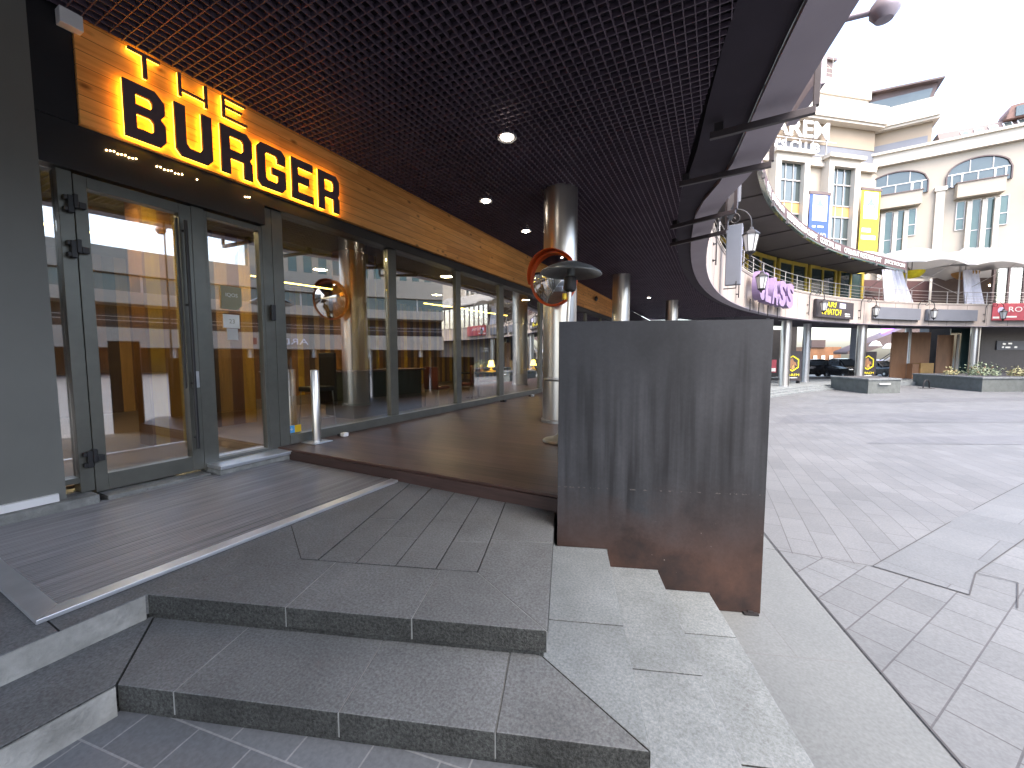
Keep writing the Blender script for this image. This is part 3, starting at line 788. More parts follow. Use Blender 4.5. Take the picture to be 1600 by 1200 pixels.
# second tread: the level the camera stands on
Q2, Q3 = .72, 1.10
struct(MB().prism([(X1 - .02, -7), SQ(-7, Q2), SQ(PS + .5, Q2), SQ(PS + .5, Q1 - .1), SQ(F1 + .3, Q1 - .1), (X1 - .02, L1[1] + .3)], -.8, -2 * RISE).build('middle_step', lowtile))
ps = [[SQ(a, Q1 - .03), SQ(b_, Q1 - .03), SQ(b_, Q2), SQ(a, Q2)] for a, b_ in ((-1.2, .1), (.1, 1.02), (1.02, 2.02), (2.02, PS + .4))]
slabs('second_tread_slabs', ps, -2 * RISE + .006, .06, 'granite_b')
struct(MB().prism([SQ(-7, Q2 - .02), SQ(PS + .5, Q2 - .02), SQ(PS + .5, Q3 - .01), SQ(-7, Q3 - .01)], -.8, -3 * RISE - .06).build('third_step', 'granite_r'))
ps = [[SQ(a, Q2 - .03), SQ(b_, Q2 - .03), SQ(b_, Q3), SQ(a, Q3)] for a, b_ in ((-1.2, -.1), (-.1, .9), (.9, 1.72), (1.72, 2.55), (2.55, PS + .4))]
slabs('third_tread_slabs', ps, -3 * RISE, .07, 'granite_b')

# ---------------------------------------------------------------- deck
def deck_edge(y): return CC[0] - math.sqrt(50.0 ** 2 - (y - CC[1]) ** 2)
dk_pts = [(FX + .0, DY), (-1.12, DY)] + [(-1.12, DY + .06)] + [(deck_edge(y) - .35, y) for y in (3.6, 6, 10, 15, 20, 26, 32)] + [(FX, 32)]
dk = thing('terrace_deck', 'dark brown board terrace deck along the restaurant glass front', 'deck', (-3, DY, 0))
MB().prism([(x, y + .016 if y < DY + .1 else y) for x, y in dk_pts], .118, .145).build('boards', 'deck', dk, False, .004)
MB().box(FX, -1.10, DY, DY + .03, -.02, .1165).build('riser_board', 'deckface', dk)
MB().prism([(x, y + .04) if y < DY + .1 else (x - .02, y) for x, y in dk_pts], -.6, .117).build('frame', 'dim', dk)

# ---------------------------------------------------------------- entrance mat
mt = thing('entrance_mat', 'ribbed grey entrance mat with silver edging before the glass doors', 'doormat', (-4, 1.8, 0))
b = MB()
x = -3.11
while x > -4.98:
    b.box(x - .021, x, .665, DY - .02, .004, .021); x -= .030
b.build('ribs', 'rib', mt, False, .004)
MB().box(-5.0, -3.09, .64, DY - .01, .0, .008).build('backing', 'rubber', mt)
MB().prism([(-3.085, .675), (-2.985, .575), (-2.985, DY - .02), (-3.085, DY - .02)], .001, .026).build('edge_trim', 'alu', mt, False, .003)
MB().prism([(-3.09, .675), (-2.99, .575), (-5.0, .575), (-5.0, .675)], .001, .026).build('edge_trim', 'alu', mt, False, .003)

# ---------------------------------------------------------------- restaurant shopfront
CZ = 4.25                                      # underside of the lattice ceiling
shop = thing('restaurant_shopfront', 'restaurant front of dark framed glass with pine boards above the doors', 'shopfront', (FX, 5, .1))
YEND = 21.3
# grey wall at the left, with its pale skirting
MB().box(-5.35, -5.02, -6, 1.2, .10, 4.3).build('wall', 'wall', shop)
MB().box(-5.019, -4.985, -6, 1.15, .10, .165).build('skirting', 'white', shop)
MB().box(-5.4, -4.93, -6, 1.38, .0, .095).build('threshold', 'concrete', shop)
MB().box(-5.3, -5.05, 1.2, 3.06, 2.975, 3.37).build('door_head', 'black', shop)
MB().box(-5.3, -5.03, 1.2, 1.455, 3.3705, 4.3).build('head_return', 'black', shop)
MB().box(-5.3, -5.06, 3.0605, YEND + 6, 3.215, 3.37).build('window_head', 'black', shop)
MB().box(-5.3, -5.10, 3.31, YEND + 6, .146, .275).build('window_base', 'frame', shop, False, .004)
MB().box(-5.25, -5.0, 1.46, YEND, 3.375, 4.3).build('timber_fascia', 'timber', shop)
MB().box(-5.3, -5.12, YEND + .002, 40, 3.375, 4.3).build('plain_fascia', 'void', shop)
# threshold stones before the doors
b = MB()
for y0, y1, x1, z1 in ((1.44, 1.72, -4.94, .06), (1.725, 2.06, -4.96, .052), (2.065, 2.30, -5.0, .035)):
    b.box(-5.4, x1, y0, y1, -.01, z1)
b.build('threshold_stone', 'concrete', shop, False, .006)
b = MB(); b.box(-5.45, -4.83, 2.32, 3.24, .085, .125)
b.build('sill_plate', 'alu', shop, False, .004)
MB().box(-5.4, -4.86, 2.33, 3.235, -.01, .084).build('sill_stone', 'concrete', shop)
# posts
def post(y0, y1, z0=.1, z1=2.974, x0=-5.27, x1=-5.115):
    return MB().box(x0, x1, y0, y1, z0, z1).build('post', 'frame', shop, False, .004)
post(1.315, 1.41)
post(2.30, 2.42, .05)
post(3.05, 3.175, .1, 3.214)
post(3.18, 3.32, .1, 3.214)
# left sidelight
fr = MB().box(-5.26, -5.12, 1.2, 1.314, .19, .24).build('sidelight_sill', 'frame', shop)
MB().box(-5.2, -5.188, 1.2, 1.3148, .2405, 2.974).build('sidelight_pane', 'glassd', shop)
# door leaf
door = MB().box(-5.22, -5.11, 1.414, 1.50, .075, 2.96).box(-5.22, -5.11, 2.185, 2.296, .075, 2.96).box(-5.22, -5.11, 1.5005, 2.1845, .075, .235).box(-5.22, -5.11, 1.5005, 2.1845, 2.86, 2.96).build('door', 'frame', shop, False, .003)
MB().box(-5.175, -5.163, 1.50, 2.185, .234, 2.861).build('door_pane', 'glassd', door)
b = MB().tube([(-5.045, 2.215, .33), (-5.045, 2.215, 2.78)], .017, 10)
for z in (.45, 1.05, 1.9, 2.68): b.tube([(-5.112, 2.215, z), (-5.045, 2.215, z)], .012, 8)
b.build('pull_handle', 'black', door, True)
MB().tube([(-5.03, 2.13, 1.0), (-5.03, 2.13, 2.78)], .009, 8).build('pull_handle', 'black', door, True)
MB().box(-5.108, -5.07, 2.22, 2.275, 1.0, 1.18).build('lock', 'steel_d', door, False, .004)
for z in (2.68, 2.29, .40):
    h = MB().box(-5.108, -5.06, 1.36, 1.40, z - .075, z + .075).box(-5.108, -5.045, 1.395, 1.425, z - .03, z + .09).box(-5.108, -5.05, 1.425, 1.475, z - .025, z + .03)
    h.box(-5.1085, -5.055, 1.335, 1.36, z + .03, z + .068).box(-5.1085, -5.055, 1.335, 1.36, z - .068, z - .03)
    h.build('hinge', 'black', door, False, .005)
# fixed leaf beside it
leaf = MB().box(-5.22, -5.12, 2.4205, 2.452, .126, 2.96).box(-5.22, -5.12, 3.015, 3.0495, .126, 2.96).box(-5.22, -5.12, 2.4525, 3.0145, .126, .16).box(-5.22, -5.12, 2.4525, 3.0145, 2.9, 2.96).build('side_door', 'frame', shop, False, .003)
MB().box(-5.175, -5.163, 2.452, 3.015, .159, 2.901).build('door_pane', 'glassd', leaf)
MB().box(-5.089, -5.05, 3.10, 3.155, 1.80, 2.0).build('door_closer', 'black', leaf, False, .008)
# shop windows
wy = [(3.325, 5.23), (5.42, 7.25), (7.43, 9.20), (9.44, 11.9), (12.12, 14.4), (14.6, 16.9), (17.1, 19.4), (19.6, 22.6), (22.8, 27.3)]
for i, (y0, y1) in enumerate(wy):
    wn = MB().box(-5.2, -5.188, y0, y1, .274, 3.216).build('window', 'glassd', shop)
    if i < 8:
        n0, n1 = y1 + .0005, wy[i + 1][0] - .0005
        MB().box(-5.26, -5.145, n0, n1, .276, 3.214).build('mullion', 'frame', wn, False, .004)
# interior
MB().box(-11.5, -5.4, -1.5, 27.3, .02, .12).build('floor', 'floor_in', shop)
MB().box(-11.7, -11.5, -1.5, 27.3, .1, 3.6).build('back_wall', 'slats', shop)
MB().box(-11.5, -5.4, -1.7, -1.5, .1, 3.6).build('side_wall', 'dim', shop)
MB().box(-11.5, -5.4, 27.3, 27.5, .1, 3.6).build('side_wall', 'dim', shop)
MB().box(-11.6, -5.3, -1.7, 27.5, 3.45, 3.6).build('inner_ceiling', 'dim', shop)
MB().box(-7.15, -6.75, 2.45, 2.86, .12, 3.45).build('boarded_column', 'slats_y', shop)
MB().box(-8.2, -7.6, 3.6, 4.3, .12, 3.45).build('boarded_column', 'slats', shop)
MB().box(-7.0, -6.5, 5.55, 6.25, 1.05, 3.45).build('boarded_column', 'slats_y', shop)

# furniture seen through the glass
bar = thing('bar_counter', 'dark green bar counter standing behind the shop window', 'bar counter', (-6.6, 6.3, .12))
MB().box(-7.0, -6.2, 5.3, 7.3, .12, 1.02).build('front', 'bar', bar, False, .01)
MB().box(-7.05, -6.1, 5.25, 7.35, 1.021, 1.06).build('counter_top', 'letter', bar, False, .008)
def stool_at(x, y, label):
    s = thing('bar_stool', label, 'bar stool', (x, y, .12), 'bar stools behind the glass')
    MB().box(x - .2, x + .2, y - .2, y + .2, .76, .84).build('seat', 'black', s, False, .02)
    MB().box(x - .2, x + .2, y + .2, y + .245, .5, 1.4).build('backrest', 'black', s, False, .01)
    for i in (-1, 1):
        for j in (-1, 1):
            MB().tube([(x + i * .17, y + j * .17, .76), (x + i * .2, y + j * .2, .12)], .011, 6).build('leg', 'steel_d', s, True)
    MB().tube([(x - .19, y - .19, .32), (x + .19, y - .19, .32), (x + .19, y + .19, .32), (x - .19, y + .19, .32), (x - .19, y - .19, .32)], .009, 6).build('footrest', 'steel_d', s, True)
stool_at(-5.95, 4.35, 'black bar stool with high back behind the window next to the doors')
def chair_at(x, y, rz, label):
    c, s_ = math.cos(rz), math.sin(rz)
    ch = thing('dining_chair', label, 'chair', (x, y, .12), 'chairs behind the glass')
    def P(a, b_, z): return (x + c * a - s_ * b_, y + s_ * a + c * b_, z)
    ax, ay = Vector((c, s_, 0)), Vector((-s_, c, 0))
    MB().obox(P(0, 0, .57), ax * .22, ay * .22, Z3 * .035).build('seat', 'redch', ch, False, .015)
    MB().obox(P(-.22, 0, .83), ax * .025, ay * .21, Z3 * .25).build('backrest', 'redch', ch, False, .015)
    for i in (-1, 1):
        for j in (-1, 1):
            MB().tube([P(i * .19, j * .19, .54), P(i * .21, j * .2, .12)], .014, 6).build('leg', 'steel_d', ch, True)
chair_at(-6.1, 7.75, R(90), 'dark red chair between the bar counter and the second window post')
chair_at(-6.2, 9.1, R(200), 'dark red chair nearest the third window post inside')
chair_at(-6.3, 10.5, R(20), 'dark red chair farther inside beside the square table')
tb = thing('dining_table', 'black topped square table between the red chairs inside', 'table', (-6.2, 9.8, .12))
MB().box(-6.6, -5.8, 9.4, 10.2, .83, .87).build('tabletop', 'black', tb, False, .006)
MB().tube([(-6.2, 9.8, .83), (-6.2, 9.8, .14)], .035, 10).build('leg', 'black', tb, True)
MB().box(-6.45, -5.95, 9.55, 10.05, .12, .14).build('base', 'black', tb)
for i, (x, y0, y1, z) in enumerate(((-7.6, 1.6, 3.6, 3.0), (-8.2, 5.2, 7.6, 2.9), (-7.0, 8.4, 10.4, 2.75), (-8.0, 12, 15, 3.0), (-9.4, 3.6, 5.6, 3.1))):
    MB_ = MB().tube([(x, y0, z), (x, y1, z + .06)], .014, 8)
    o = MB_.build('tube_lamp', 'neon')
    tag(o, ['yellow tube lamp glowing behind the glass doors', 'yellow tube lamp above the dark bar counter', 'yellow tube lamp above the red chairs', 'yellow tube lamp deep in the far windows', 'yellow tube lamp near the board wall behind the first window'][i], 'lamp', 'tube lamps inside the restaurant')
for i, (x, y, lb) in enumerate(((-6.4, 10.9, 'small yellow table lamp by the far window post'), (-6.0, 13.3, 'small yellow table lamp beyond the dark end post'))):
    t = thing('table_lamp', lb, 'table lamp', (x, y, .9), 'table lamps behind the glass')
    MB().box(x - .3, x + .3, y - .3, y + .3, .82, .86).build('stand', 'yellow', t)
    MB().lathe([(.06, .861), (.06, .9), (.02, .92), (.02, 1.0)], (x, y, 0), 12).build('base', 'yellow', t)
    MB().lathe([(.11, 1.0), (.06, 1.2)], (x, y, 0), 12).build('lamp_shade', 'neon', t)

for i, (x, y) in enumerate(((-6.5, 1.9), (-6.5, 4.0), (-8.6, 3.0), (-8.6, 6.5), (-6.4, 8.6), (-8.6, 11), (-6.4, 13.5))):  # lamps added to brighten the restaurant interior
    lb = ['behind the door leaf', 'behind the first shop window', 'deep inside behind the side door', 'deep inside above the bar counter', 'above the red chairs', 'deep inside past the red chairs', 'behind the far end windows'][i]
    t = thing('added_fill_lamp', 'warm round ceiling lamp inside the restaurant ' + lb, 'lamp', (x, y, 3.45), 'round lamps inside the restaurant')
    MB().lathe([(.15, -.02), (.18, -.03), (.18, .0), (.15, .0)], (x, y, 3.448), 24, None, True).build('trim_ring', 'black', t)
    MB().lathe([(.001, -.015), (.149, -.015), (.149, .0), (.001, .0)], (x, y, 3.447), 24).build('diffuser', 'fill_lamp', t)
# notices on the side door and window
o = thing('hanging_plaque', 'olive plaque with cut corner hanging in the side door glass', 'sign', (-5.14, 2.68, 2.0))
shape('board', [[(0, 0), (.17, 0), (.225, .055), (.225, .27), (0, .27)]], .012, (-5.16, 2.57, 1.90), Y3, Z3, X3, 'plaque', o)
text('lettering', 'IQOS', .13, .05, (-5.1478, 2.62, 2.04), Y3, Z3, X3, 'paperw', o, .002)
o = thing('door_notice', 'small white paper notice under the olive plaque', 'notice', (-5.15, 2.67, 1.75))
MB().box(-5.1625, -5.159, 2.585, 2.765, 1.68, 1.84).build('paper', 'paperw', o)
text('lettering', '23', .06, .05, (-5.1588, 2.65, 1.735), Y3, Z3, X3, 'plaque', o, .001)
MB().box(-5.1625, -5.159, 2.62, 2.74, 1.54, 1.675).build('paper', 'frost', o)
o = thing('window_sticker', 'blue and yellow square sticker low on the shop window', 'sticker', (-5.187, 3.36, .3))
MB().box(-5.187, -5.185, 3.345, 3.43, .285, .385).build('blue_half', 'bluest', o)
MB().box(-5.187, -5.185, 3.4305, 3.525, .285, .385).build('yellow_half', 'yellow', o)
text('lettering', '+', .04, .05, (-5.1848, 3.365, .31), Y3, Z3, X3, 'paperw', o, .001)

# ---------------------------------------------------------------- lit sign
sign = thing('restaurant_sign', 'dark block letters glowing yellow on the pine boards', 'sign', (-4.95, 2.9, 3.4))
GLY = {
    'B': [[(0, 0), (0, 1), (.76, 1), (1, .84), (1, .62), (.88, .52), (1, .43), (1, .12), (.86, 0)], [(.28, .62), (.62, .62), (.68, .67), (.68, .76), (.62, .81), (.28, .81)], [(.28, .2), (.62, .2), (.7, .25), (.7, .4), (.62, .46), (.28, .46)]],
    'U': [[(0, 1), (.28, 1), (.28, .28), (.36, .2), (.64, .2), (.72, .28), (.72, 1), (1, 1), (1, .12), (.86, 0), (.14, 0), (0, .12)]],
    'R': [[(0, 0), (0, 1), (.84, 1), (1, .87), (1, .52), (.92, .44), (1, .36), (1, 0), (.72, 0), (.72, .35), (.28, .35), (.28, 0)], [(.28, .53), (.62, .53), (.72, .6), (.72, .76), (.66, .82), (.28, .82)]],
    'G': [[(.14, 0), (0, .12), (0, .88), (.14, 1), (.86, 1), (1, .88), (1, .66), (.72, .66), (.72, .76), (.66, .82), (.34, .82), (.28, .76), (.28, .24), (.34, .18), (.66, .18), (.72, .24), (.72, .36), (.5, .36), (.5, .52), (1, .52), (1, .12), (.86, 0)]],
    'E': [[(0, 0), (0, 1), (1, 1), (1, .81), (.28, .81), (.28, .61), (.8, .61), (.8, .42), (.28, .42), (.28, .19), (1, .19), (1, 0)]],
    't': [[(0, .90), (0, 1), (1, 1), (1, .90), (.56, .90), (.56, 0), (.44, 0), (.44, .90)]],
    'h': [[(0, 0), (0, 1), (.09, 1), (.09, .34), (.91, .34), (.91, 1), (1, 1), (1, 0), (.91, 0), (.91, .25), (.09, .25), (.09, 0)]],
    'e': [[(0, 0), (0, 1), (.95, 1), (.95, .91), (.1, .91), (.1, .60), (.8, .60), (.8, .51), (.1, .51), (.1, .1), (1, .1), (1, 0)]],
}
def lit_letter(ch, y0, y1, z0, z1):
    sc_ = lambda lp, g=0: [(p[0] * (y1 - y0), p[1] * (z1 - z0)) for p in lp]
    f = shape('letter', [sc_(lp) for lp in GLY[ch]], .03, (-4.955, y0, z0), Y3, Z3, X3, 'letter', sign)
    cx, cz = (y1 - y0) / 2, (z1 - z0) / 2
    shape('light_strip', [sc_(lp) for lp in GLY[ch]], .012, (-4.968, y0, z0), Y3, Z3, X3, 'halo', f)
for ch, a, b_ in (('B', 1.735, 2.045), ('U', 2.125, 2.455), ('R', 2.54, 2.87), ('G', 2.925, 3.275), ('E', 3.36, 3.66), ('R', 3.745, 4.075)):
    lit_letter(ch, a, b_, 3.395, 3.905)
for ch, a, b_ in (('t', 1.79, 2.03), ('h', 2.175, 2.43), ('e', 2.575, 2.83)):
    lit_letter(ch, a, b_, 3.99, 4.215)
for i, (y0, y1, n) in enumerate(((1.63, 1.84, 9), (2.0, 2.21, 8), (2.345, 2.345, 1), (2.835, 2.885, 3))):
    b = MB()
    for k in range(n):
        y = y0 + (y1 - y0) * k / max(1, n - 1)
        b.obox((-5.045, y, 3.242 + .006 * ((k * 7 + i) % 3 - 1)), X3 * .004, Y3 * .0045, Z3 * .0045)
    tag(b.build('light_row', 'dot'), ['row of nine warm light dots left on the black door head', 'row of eight warm light dots under the letter U', 'single tiny light dot on the black door head', 'three tiny light dots at the right end of the black door head'][i], 'lights', 'light dots on the black door head')
tag(MB().box(-5.02, -4.92, 1.36, 1.50, 4.12, 4.249).build('junction_box', 'white', None, False, .006), 'small white box at the left end of the pine boards', 'box')
tag(MB().box(-5.015, -4.93, -3, 1.12, 4.19, 4.249).build('cable_trunk', 'white', None, False, .004), 'white cable trunk along the top of the grey wall', 'cable trunk')
tag(MB().lathe([(.02, 0), (.10, .03), (.12, .09), (.07, .14), (0.001, .15)], (-4.96, 17.6, 3.9), 16, (Y3, Z3, X3)).build('fascia_camera', 'black', None, True), 'black dome camera on the far end of the pine boards', 'camera')

# ---------------------------------------------------------------- round building
bld = thing('round_building', 'curved arcade building with a stone balcony band round the square', 'building', (0, 20, 0))
def inner_x(y, r=RR + .34):                    # where the lattice must stop
    return CC[0] - math.sqrt(max(0, r * r - (y - CC[1]) ** 2))
lat = MB()
x = -4.95
while x < 1.1:                                 # blades along the front
    dy2 = (RR + .75) ** 2 - (CC[0] - x) ** 2
    y0, y1 = -3.2, 40
    if dy2 > 0:
        h = math.sqrt(dy2)
        lo, hi = CC[1] - h, CC[1] + h
        if lo > y0: lat.box(x - .004, x + .004, y0, lo, CZ, CZ + .045)
        y0b = hi
        if lo <= y0: pass
        if hi < y1: lat.box(x - .004, x + .004, hi, y1, CZ, CZ + .045)
    else:
        lat.box(x - .004, x + .004, y0, y1, CZ, CZ + .045)
    x += .092
y = -3.2
while y < 34:
    lat.box(-4.97, inner_x(y, RR + .75), y - .004, y + .004, CZ + .001, CZ + .043)
    y += .092
lat.build('lattice_ceiling', 'cell', bld)
MB().sweep_ring(CC, [(RR + .415, CZ + .05), (RR + .415, CZ + .30), (56, CZ + .30), (56, CZ + .26), (RR + .95, CZ + .26), (RR + .95, CZ + .05)], 95, 232, 120).build('ceiling', 'void', bld)
MB().sweep_ring(CC, [(RR + .0, CZ), (RR + .0, CZ + .04), (RR + .41, CZ + .04), (RR + .41, CZ - .015), (RR + .37, CZ - .015), (RR + .37, CZ)], 95, 232, 160).build('soffit_edge', 'soffit', bld)
MB().sweep_ring(CC, [(RR + .01, CZ + .041), (RR + .01, 6.30), (RR - .03, 6.33), (RR - .03, 6.42), (RR + .3, 6.42), (RR + .3, CZ + .041)], 95, 232, 160).build('balcony_band', 'band', bld)
MB().sweep_ring(CC, [(RR + .0, 6.421), (RR - .06, 6.421), (RR - .06, 6.47), (RR + .34, 6.47), (RR + .34, 6.421)], 95, 232, 160).build('band_coping', 'cornice', bld)
MB().arc(CC, RR + .3, 53, 6.0, 6.3, 95, 232, 100).build('balcony_floor', 'streetg', bld)
# seams of the stone panels
b = MB()
for k in range(52):
    a = 97 + k * 2.6
    b.arc(CC, RR + .006, RR + .05, CZ + .06, 6.29, a - .02, a + .02, 1)
b.build('band_joints', 'gap', bld)
# railing
b = MB()
for z, rr_ in ((7.62, .028), (7.25, .016), (6.98, .016), (6.72, .016)):
    b.tube([on_ring(RR + .12, 97 + i, z) for i in range(94)], rr_, 6)
for k in range(36):
    a = 97 + 2.6 * k
    p = on_ring(RR + .12, a, 0)
    b.tube([(p.x, p.y, 6.46), (p.x, p.y, 7.62)], .03, 6)
b.build('balcony_railing', 'railm', bld, True)
# set back upper front with yellow framed windows
MB().arc(CC, 53.2, 53.5, 6.2, 10.4, 133.7, 232, 70).build('upper_wall', 'dim', bld)
cz = lambda a: 9.50 if a > 168 else (9.50 + (168 - a) / 8 * .18 if a > 160 else (9.68 - (160 - a) * .022 if a > 141 else 9.26 - (141 - a) * .055))
CA0, CA1 = 135.2, 178
MB().arc(CC, 47.55, 53.3, lambda a: cz(a) + .55, lambda a: cz(a) + .68, CA0, CA1, 60).build('canopy', 'canopyd', bld)
b = MB()
b.arc(CC, 47.45, 47.549, lambda a: cz(a) + .02, lambda a: cz(a) + .74, CA0, CA1, 80)
cf = b.build('canopy_fascia', 'canopyf', bld)
MB().arc(CC, 47.40, 47.60, lambda a: cz(a) - .06, lambda a: cz(a) + .019, CA0, CA1, 80).build('fascia_trim', 'tile_g', cf)
a = CA0 + .3
while a < CA1:
    rib = MB().arc(CC, 47.6, 53.2, lambda q: cz(q) + .47, lambda q: cz(q) + .549, a, a + .16, 1).build('canopy_rib', 'canopyd', bld)
    MB().arc(CC, 47.3, 47.44, lambda q: cz(q) - .22, lambda q: cz(q) - .0, a, a + .2, 1).build('hook', 'canopyd', rib)
    a += 5.2
words = [('JUICE ROOM', 135.6, 139.1), ('CHILLOUT RESTAURANT', 139.7, 147.0), ('COCKTAIL BAR', 147.8, 152.4), ('MIDDLE EASTERN CUISINE', 153.2, 161.4), ('JUICE ROOM', 162.4, 166.6), ('BAR', 167.3, 168.8)]
for body_, a0, a1 in words:
    L = R(a1 - a0) * 47.43
    text('lettering', body_, L, .40, None, None, None, None, 'paperw', cf, .03, arc=(CC, 47.435, a1, -1, lambda q: cz(q) + .16), bold=.004)
# yellow window frames round the balcony, four bays in view and more beyond
bays = [(133.6, 137.6), (138.0, 142.6), (143.1, 148.3), (148.9, 154.6), (155.2, 160.8), (161.4, 167), (167.6, 173), (173.6, 179)]
for a0, a1 in bays:
    r0 = 51.6
    zt = 9.55
    mid = (a0 + a1) / 2
    wn = MB()
    for q0, q1 in ((a0, a0 + .26), (a1 - .26, a1), (mid - .08, mid + .08)):
        wn.arc(CC, r0, r0 + .2, 6.3, zt, q0, q1, 1)
    wn.arc(CC, r0 + .004, r0 + .19, zt + .002, zt + .3, a0, a1, 6)
    wn.arc(CC, r0 + .02, r0 + .18, 6.3, 6.55, a0 + .27, mid - .09, 3)
    wn.arc(CC, r0 + .02, r0 + .18, 6.3, 6.55, mid + .09, a1 - .27, 3)
    o = wn.build('window', 'yframe', bld)
    MB().arc(CC, r0 + .1, r0 + .13, 6.551, zt, a0 + .265, mid - .085, 3).build('pane', 'pane', o)
    MB().arc(CC, r0 + .1, r0 + .13, 6.551, zt, mid + .085, a1 - .265, 3).build('pane', 'pane', o)
# downlights in the lattice, their glow added to brighten the pine boards
for i, (x, y) in enumerate(((-2.58, 4.83), (-3.95, 6.55), (-4.05, 8.52), (-3.57, 16.15), (-3.11, 20.88))):
    t = thing('ceiling_downlight', ['round glass downlight nearest the camera in the dark lattice ceiling', 'round downlight in the lattice close to the pine boards', 'round downlight in the lattice left of the big steel pillar', 'round downlight in the lattice between the big and the second steel pillar', 'round downlight in the lattice past the second steel pillar'][i], 'downlight', (x, y, CZ), 'downlights in the lattice ceiling')
    MB().lathe([(.085, .0), (.125, -.012), (.13, .0), (.125, .05), (.085, .05)], (x, y, CZ), 24, None, True).build('trim_ring', 'alu', t, True)
    MB().lathe([(.001, -.035), (.045, -.026), (.084, .0), (.084, .03), (.001, .03)], (x, y, CZ), 24).build('lens', 'spot', t, True)

# steel pillars
def pillar(x, y, r, z0, z1, label, m='steel', group='stainless steel pillars under the near ceiling'):
    t = thing('steel_pillar', label, 'pillar', (x, y, z0), group)
    MB().lathe([(r, 0), (r, z1 - z0)], (x, y, z0), 48).build('shaft', m, t, True)
    MB().lathe([(r + .03, 0.001), (r + .03, .05), (r + .005, .06), (r + .005, .001)], (x, y, z0), 48).build('base_ring', 'steel_d', t, True)
    return t
pillar(-2.55, 6.8, .30, .145, CZ + .02, 'big shiny steel pillar carrying the round mirror')
pillar(-3.15, 14.67, .31, .145, CZ + .02, 'second shiny steel pillar on the deck behind the rusty screen')
pillar(-2.2, 22.65, .31, .145, CZ + .02, 'third small looking steel pillar far along the deck')

# hanging frames below the ring edge
for i, (y, x0, x1, y1, zt) in enumerate(((5.78, -.17, .90, 5.72, 5.0), (7.11, -.63, .61, 7.0, 5.0), (9.36, -.98, .23, 8.9, 5.0), (10.78, -1.12, .10, 10.24, 4.9))):
    t = thing('sign_bracket', ['nearest dark steel bracket under the ceiling edge', 'second dark steel bracket under the ceiling edge', 'third dark steel bracket just above the wall lantern', 'fourth dark steel bracket nearest the curved end of the ceiling edge'][i], 'bracket', (x0, y, 4.1), 'sign brackets under the ring edge')
    d = Vector((x1 - x0, y1 - y, 0)).normalized(); n = Vector((-d.y, d.x, 0))
    c = Vector(((x0 + x1) / 2, (y + y1) / 2, 4.12)); L = (Vector((x1, y1, 0)) - Vector((x0, y, 0))).length / 2
    MB().obox(c, d * L, n * .03, Z3 * .04).build('arm', 'armm', t, False, .004)
    MB().obox((x1, y1, (4.161 + zt) / 2), d * .03, n * .03, Z3 * (zt - 4.161) / 2).build('upright', 'armm', t, False, .004)
    MB().obox((x0 + .1, y, 4.2), d * .05, n * .05, Z3 * .048).build('hanger', 'iron', t)
o = thing('sign_trough', 'grey sign trough seen from behind beyond the ceiling edge', 'sign trough', on_ring(48.62, 190, 4.5))
MB().arc(CC, 48.36, 48.48, 4.42, 4.72, 189.75, 190.75, 6).build('tray', 'soffit', o)
MB().arc(CC, 48.5, 48.62, 4.40, 4.75, 185.2, 186.6, 6).build('tray', 'greypanel', o)
p = Vector((1.15, 4.55, 4.24))
o = thing('globe_lamp', 'dark round lamp on the ceiling edge at the top of the picture', 'lamp', p)
MB().lathe([(.001, -.1), (.06, -.088), (.1, -.03), (.1, .03), (.06, .09), (.001, .1)], p, 24).build('globe', 'soffit', o, True)
MB().tube([p, p + Vector((-.25, .02, .03))], .025, 10).build('arm', 'soffit', o, True)

# ---------------------------------------------------------------- screen, heater, mirror, bollard
sp_ = thing('steel_screen', 'tall weathered dark steel screen with rusty foot standing on the steps', 'screen', SQ(PS, .7) + (-.4,))
q0, q1 = -.045, 1.46
out = []
z0s = [(q0, -RISE + .003), (Q1 + .004, -RISE + .003), (Q1 + .004, -2 * RISE + .008), (Q2 + .004, -2 * RISE + .008), (Q2 + .004, -3 * RISE + .003), (Q3 + .004, -3 * RISE + .003), (Q3 + .004, ground(*SQ(PS, q1)) + .014), (q1, ground(*SQ(PS, q1)) + .014)]
out = [(q, z) for q, z in z0s] + [(q1, 1.607), (q0, 1.607)]
ox, oy = SQ(PS - .03, 0)
S3 = Vector((-math.sin(ST), math.cos(ST), 0)); Q3v = Vector((math.cos(ST), math.sin(ST), 0))
shape('front_plate', [out], .004, (ox, oy, 0), Q3v, Z3, -S3, 'panel', sp_)
bk = [(q, z) for q, z in out]
shape('back_plate', [bk], .004, SQ(PS + .36, 0) + (0,), Q3v, Z3, S3, 'panel', sp_)
b = MB()
for qa, zb in ((q0 + .002, -RISE + .003), (q1 - .002, ground(*SQ(PS, q1)) + .014)):
    c = Vector(SQ(PS + .165, qa) + ((1.605 + zb) / 2,)); b.obox(c, Q3v * .002, S3 * .194, Z3 * (1.605 - zb) / 2)
b.build('side_plate', 'panel', sp_)
MB().obox(Vector(SQ(PS + .165, (q0 + q1) / 2) + (1.585,)), Q3v * ((q1 - q0) / 2 - .006), S3 * .19, Z3 * .004).build('top_plate', 'panel', sp_)
b = MB(); c = Vector(SQ(PS - .04, q1 - .07) + (ground(*SQ(PS, q1)) + .018,)); b.obox(c, Q3v * .05, S3 * .025, Z3 * .006)
b.obox(c + Z3 * .008, Q3v * .018, S3 * .012, Z3 * .008); b.build('floor_fixing', 'iron', sp_)

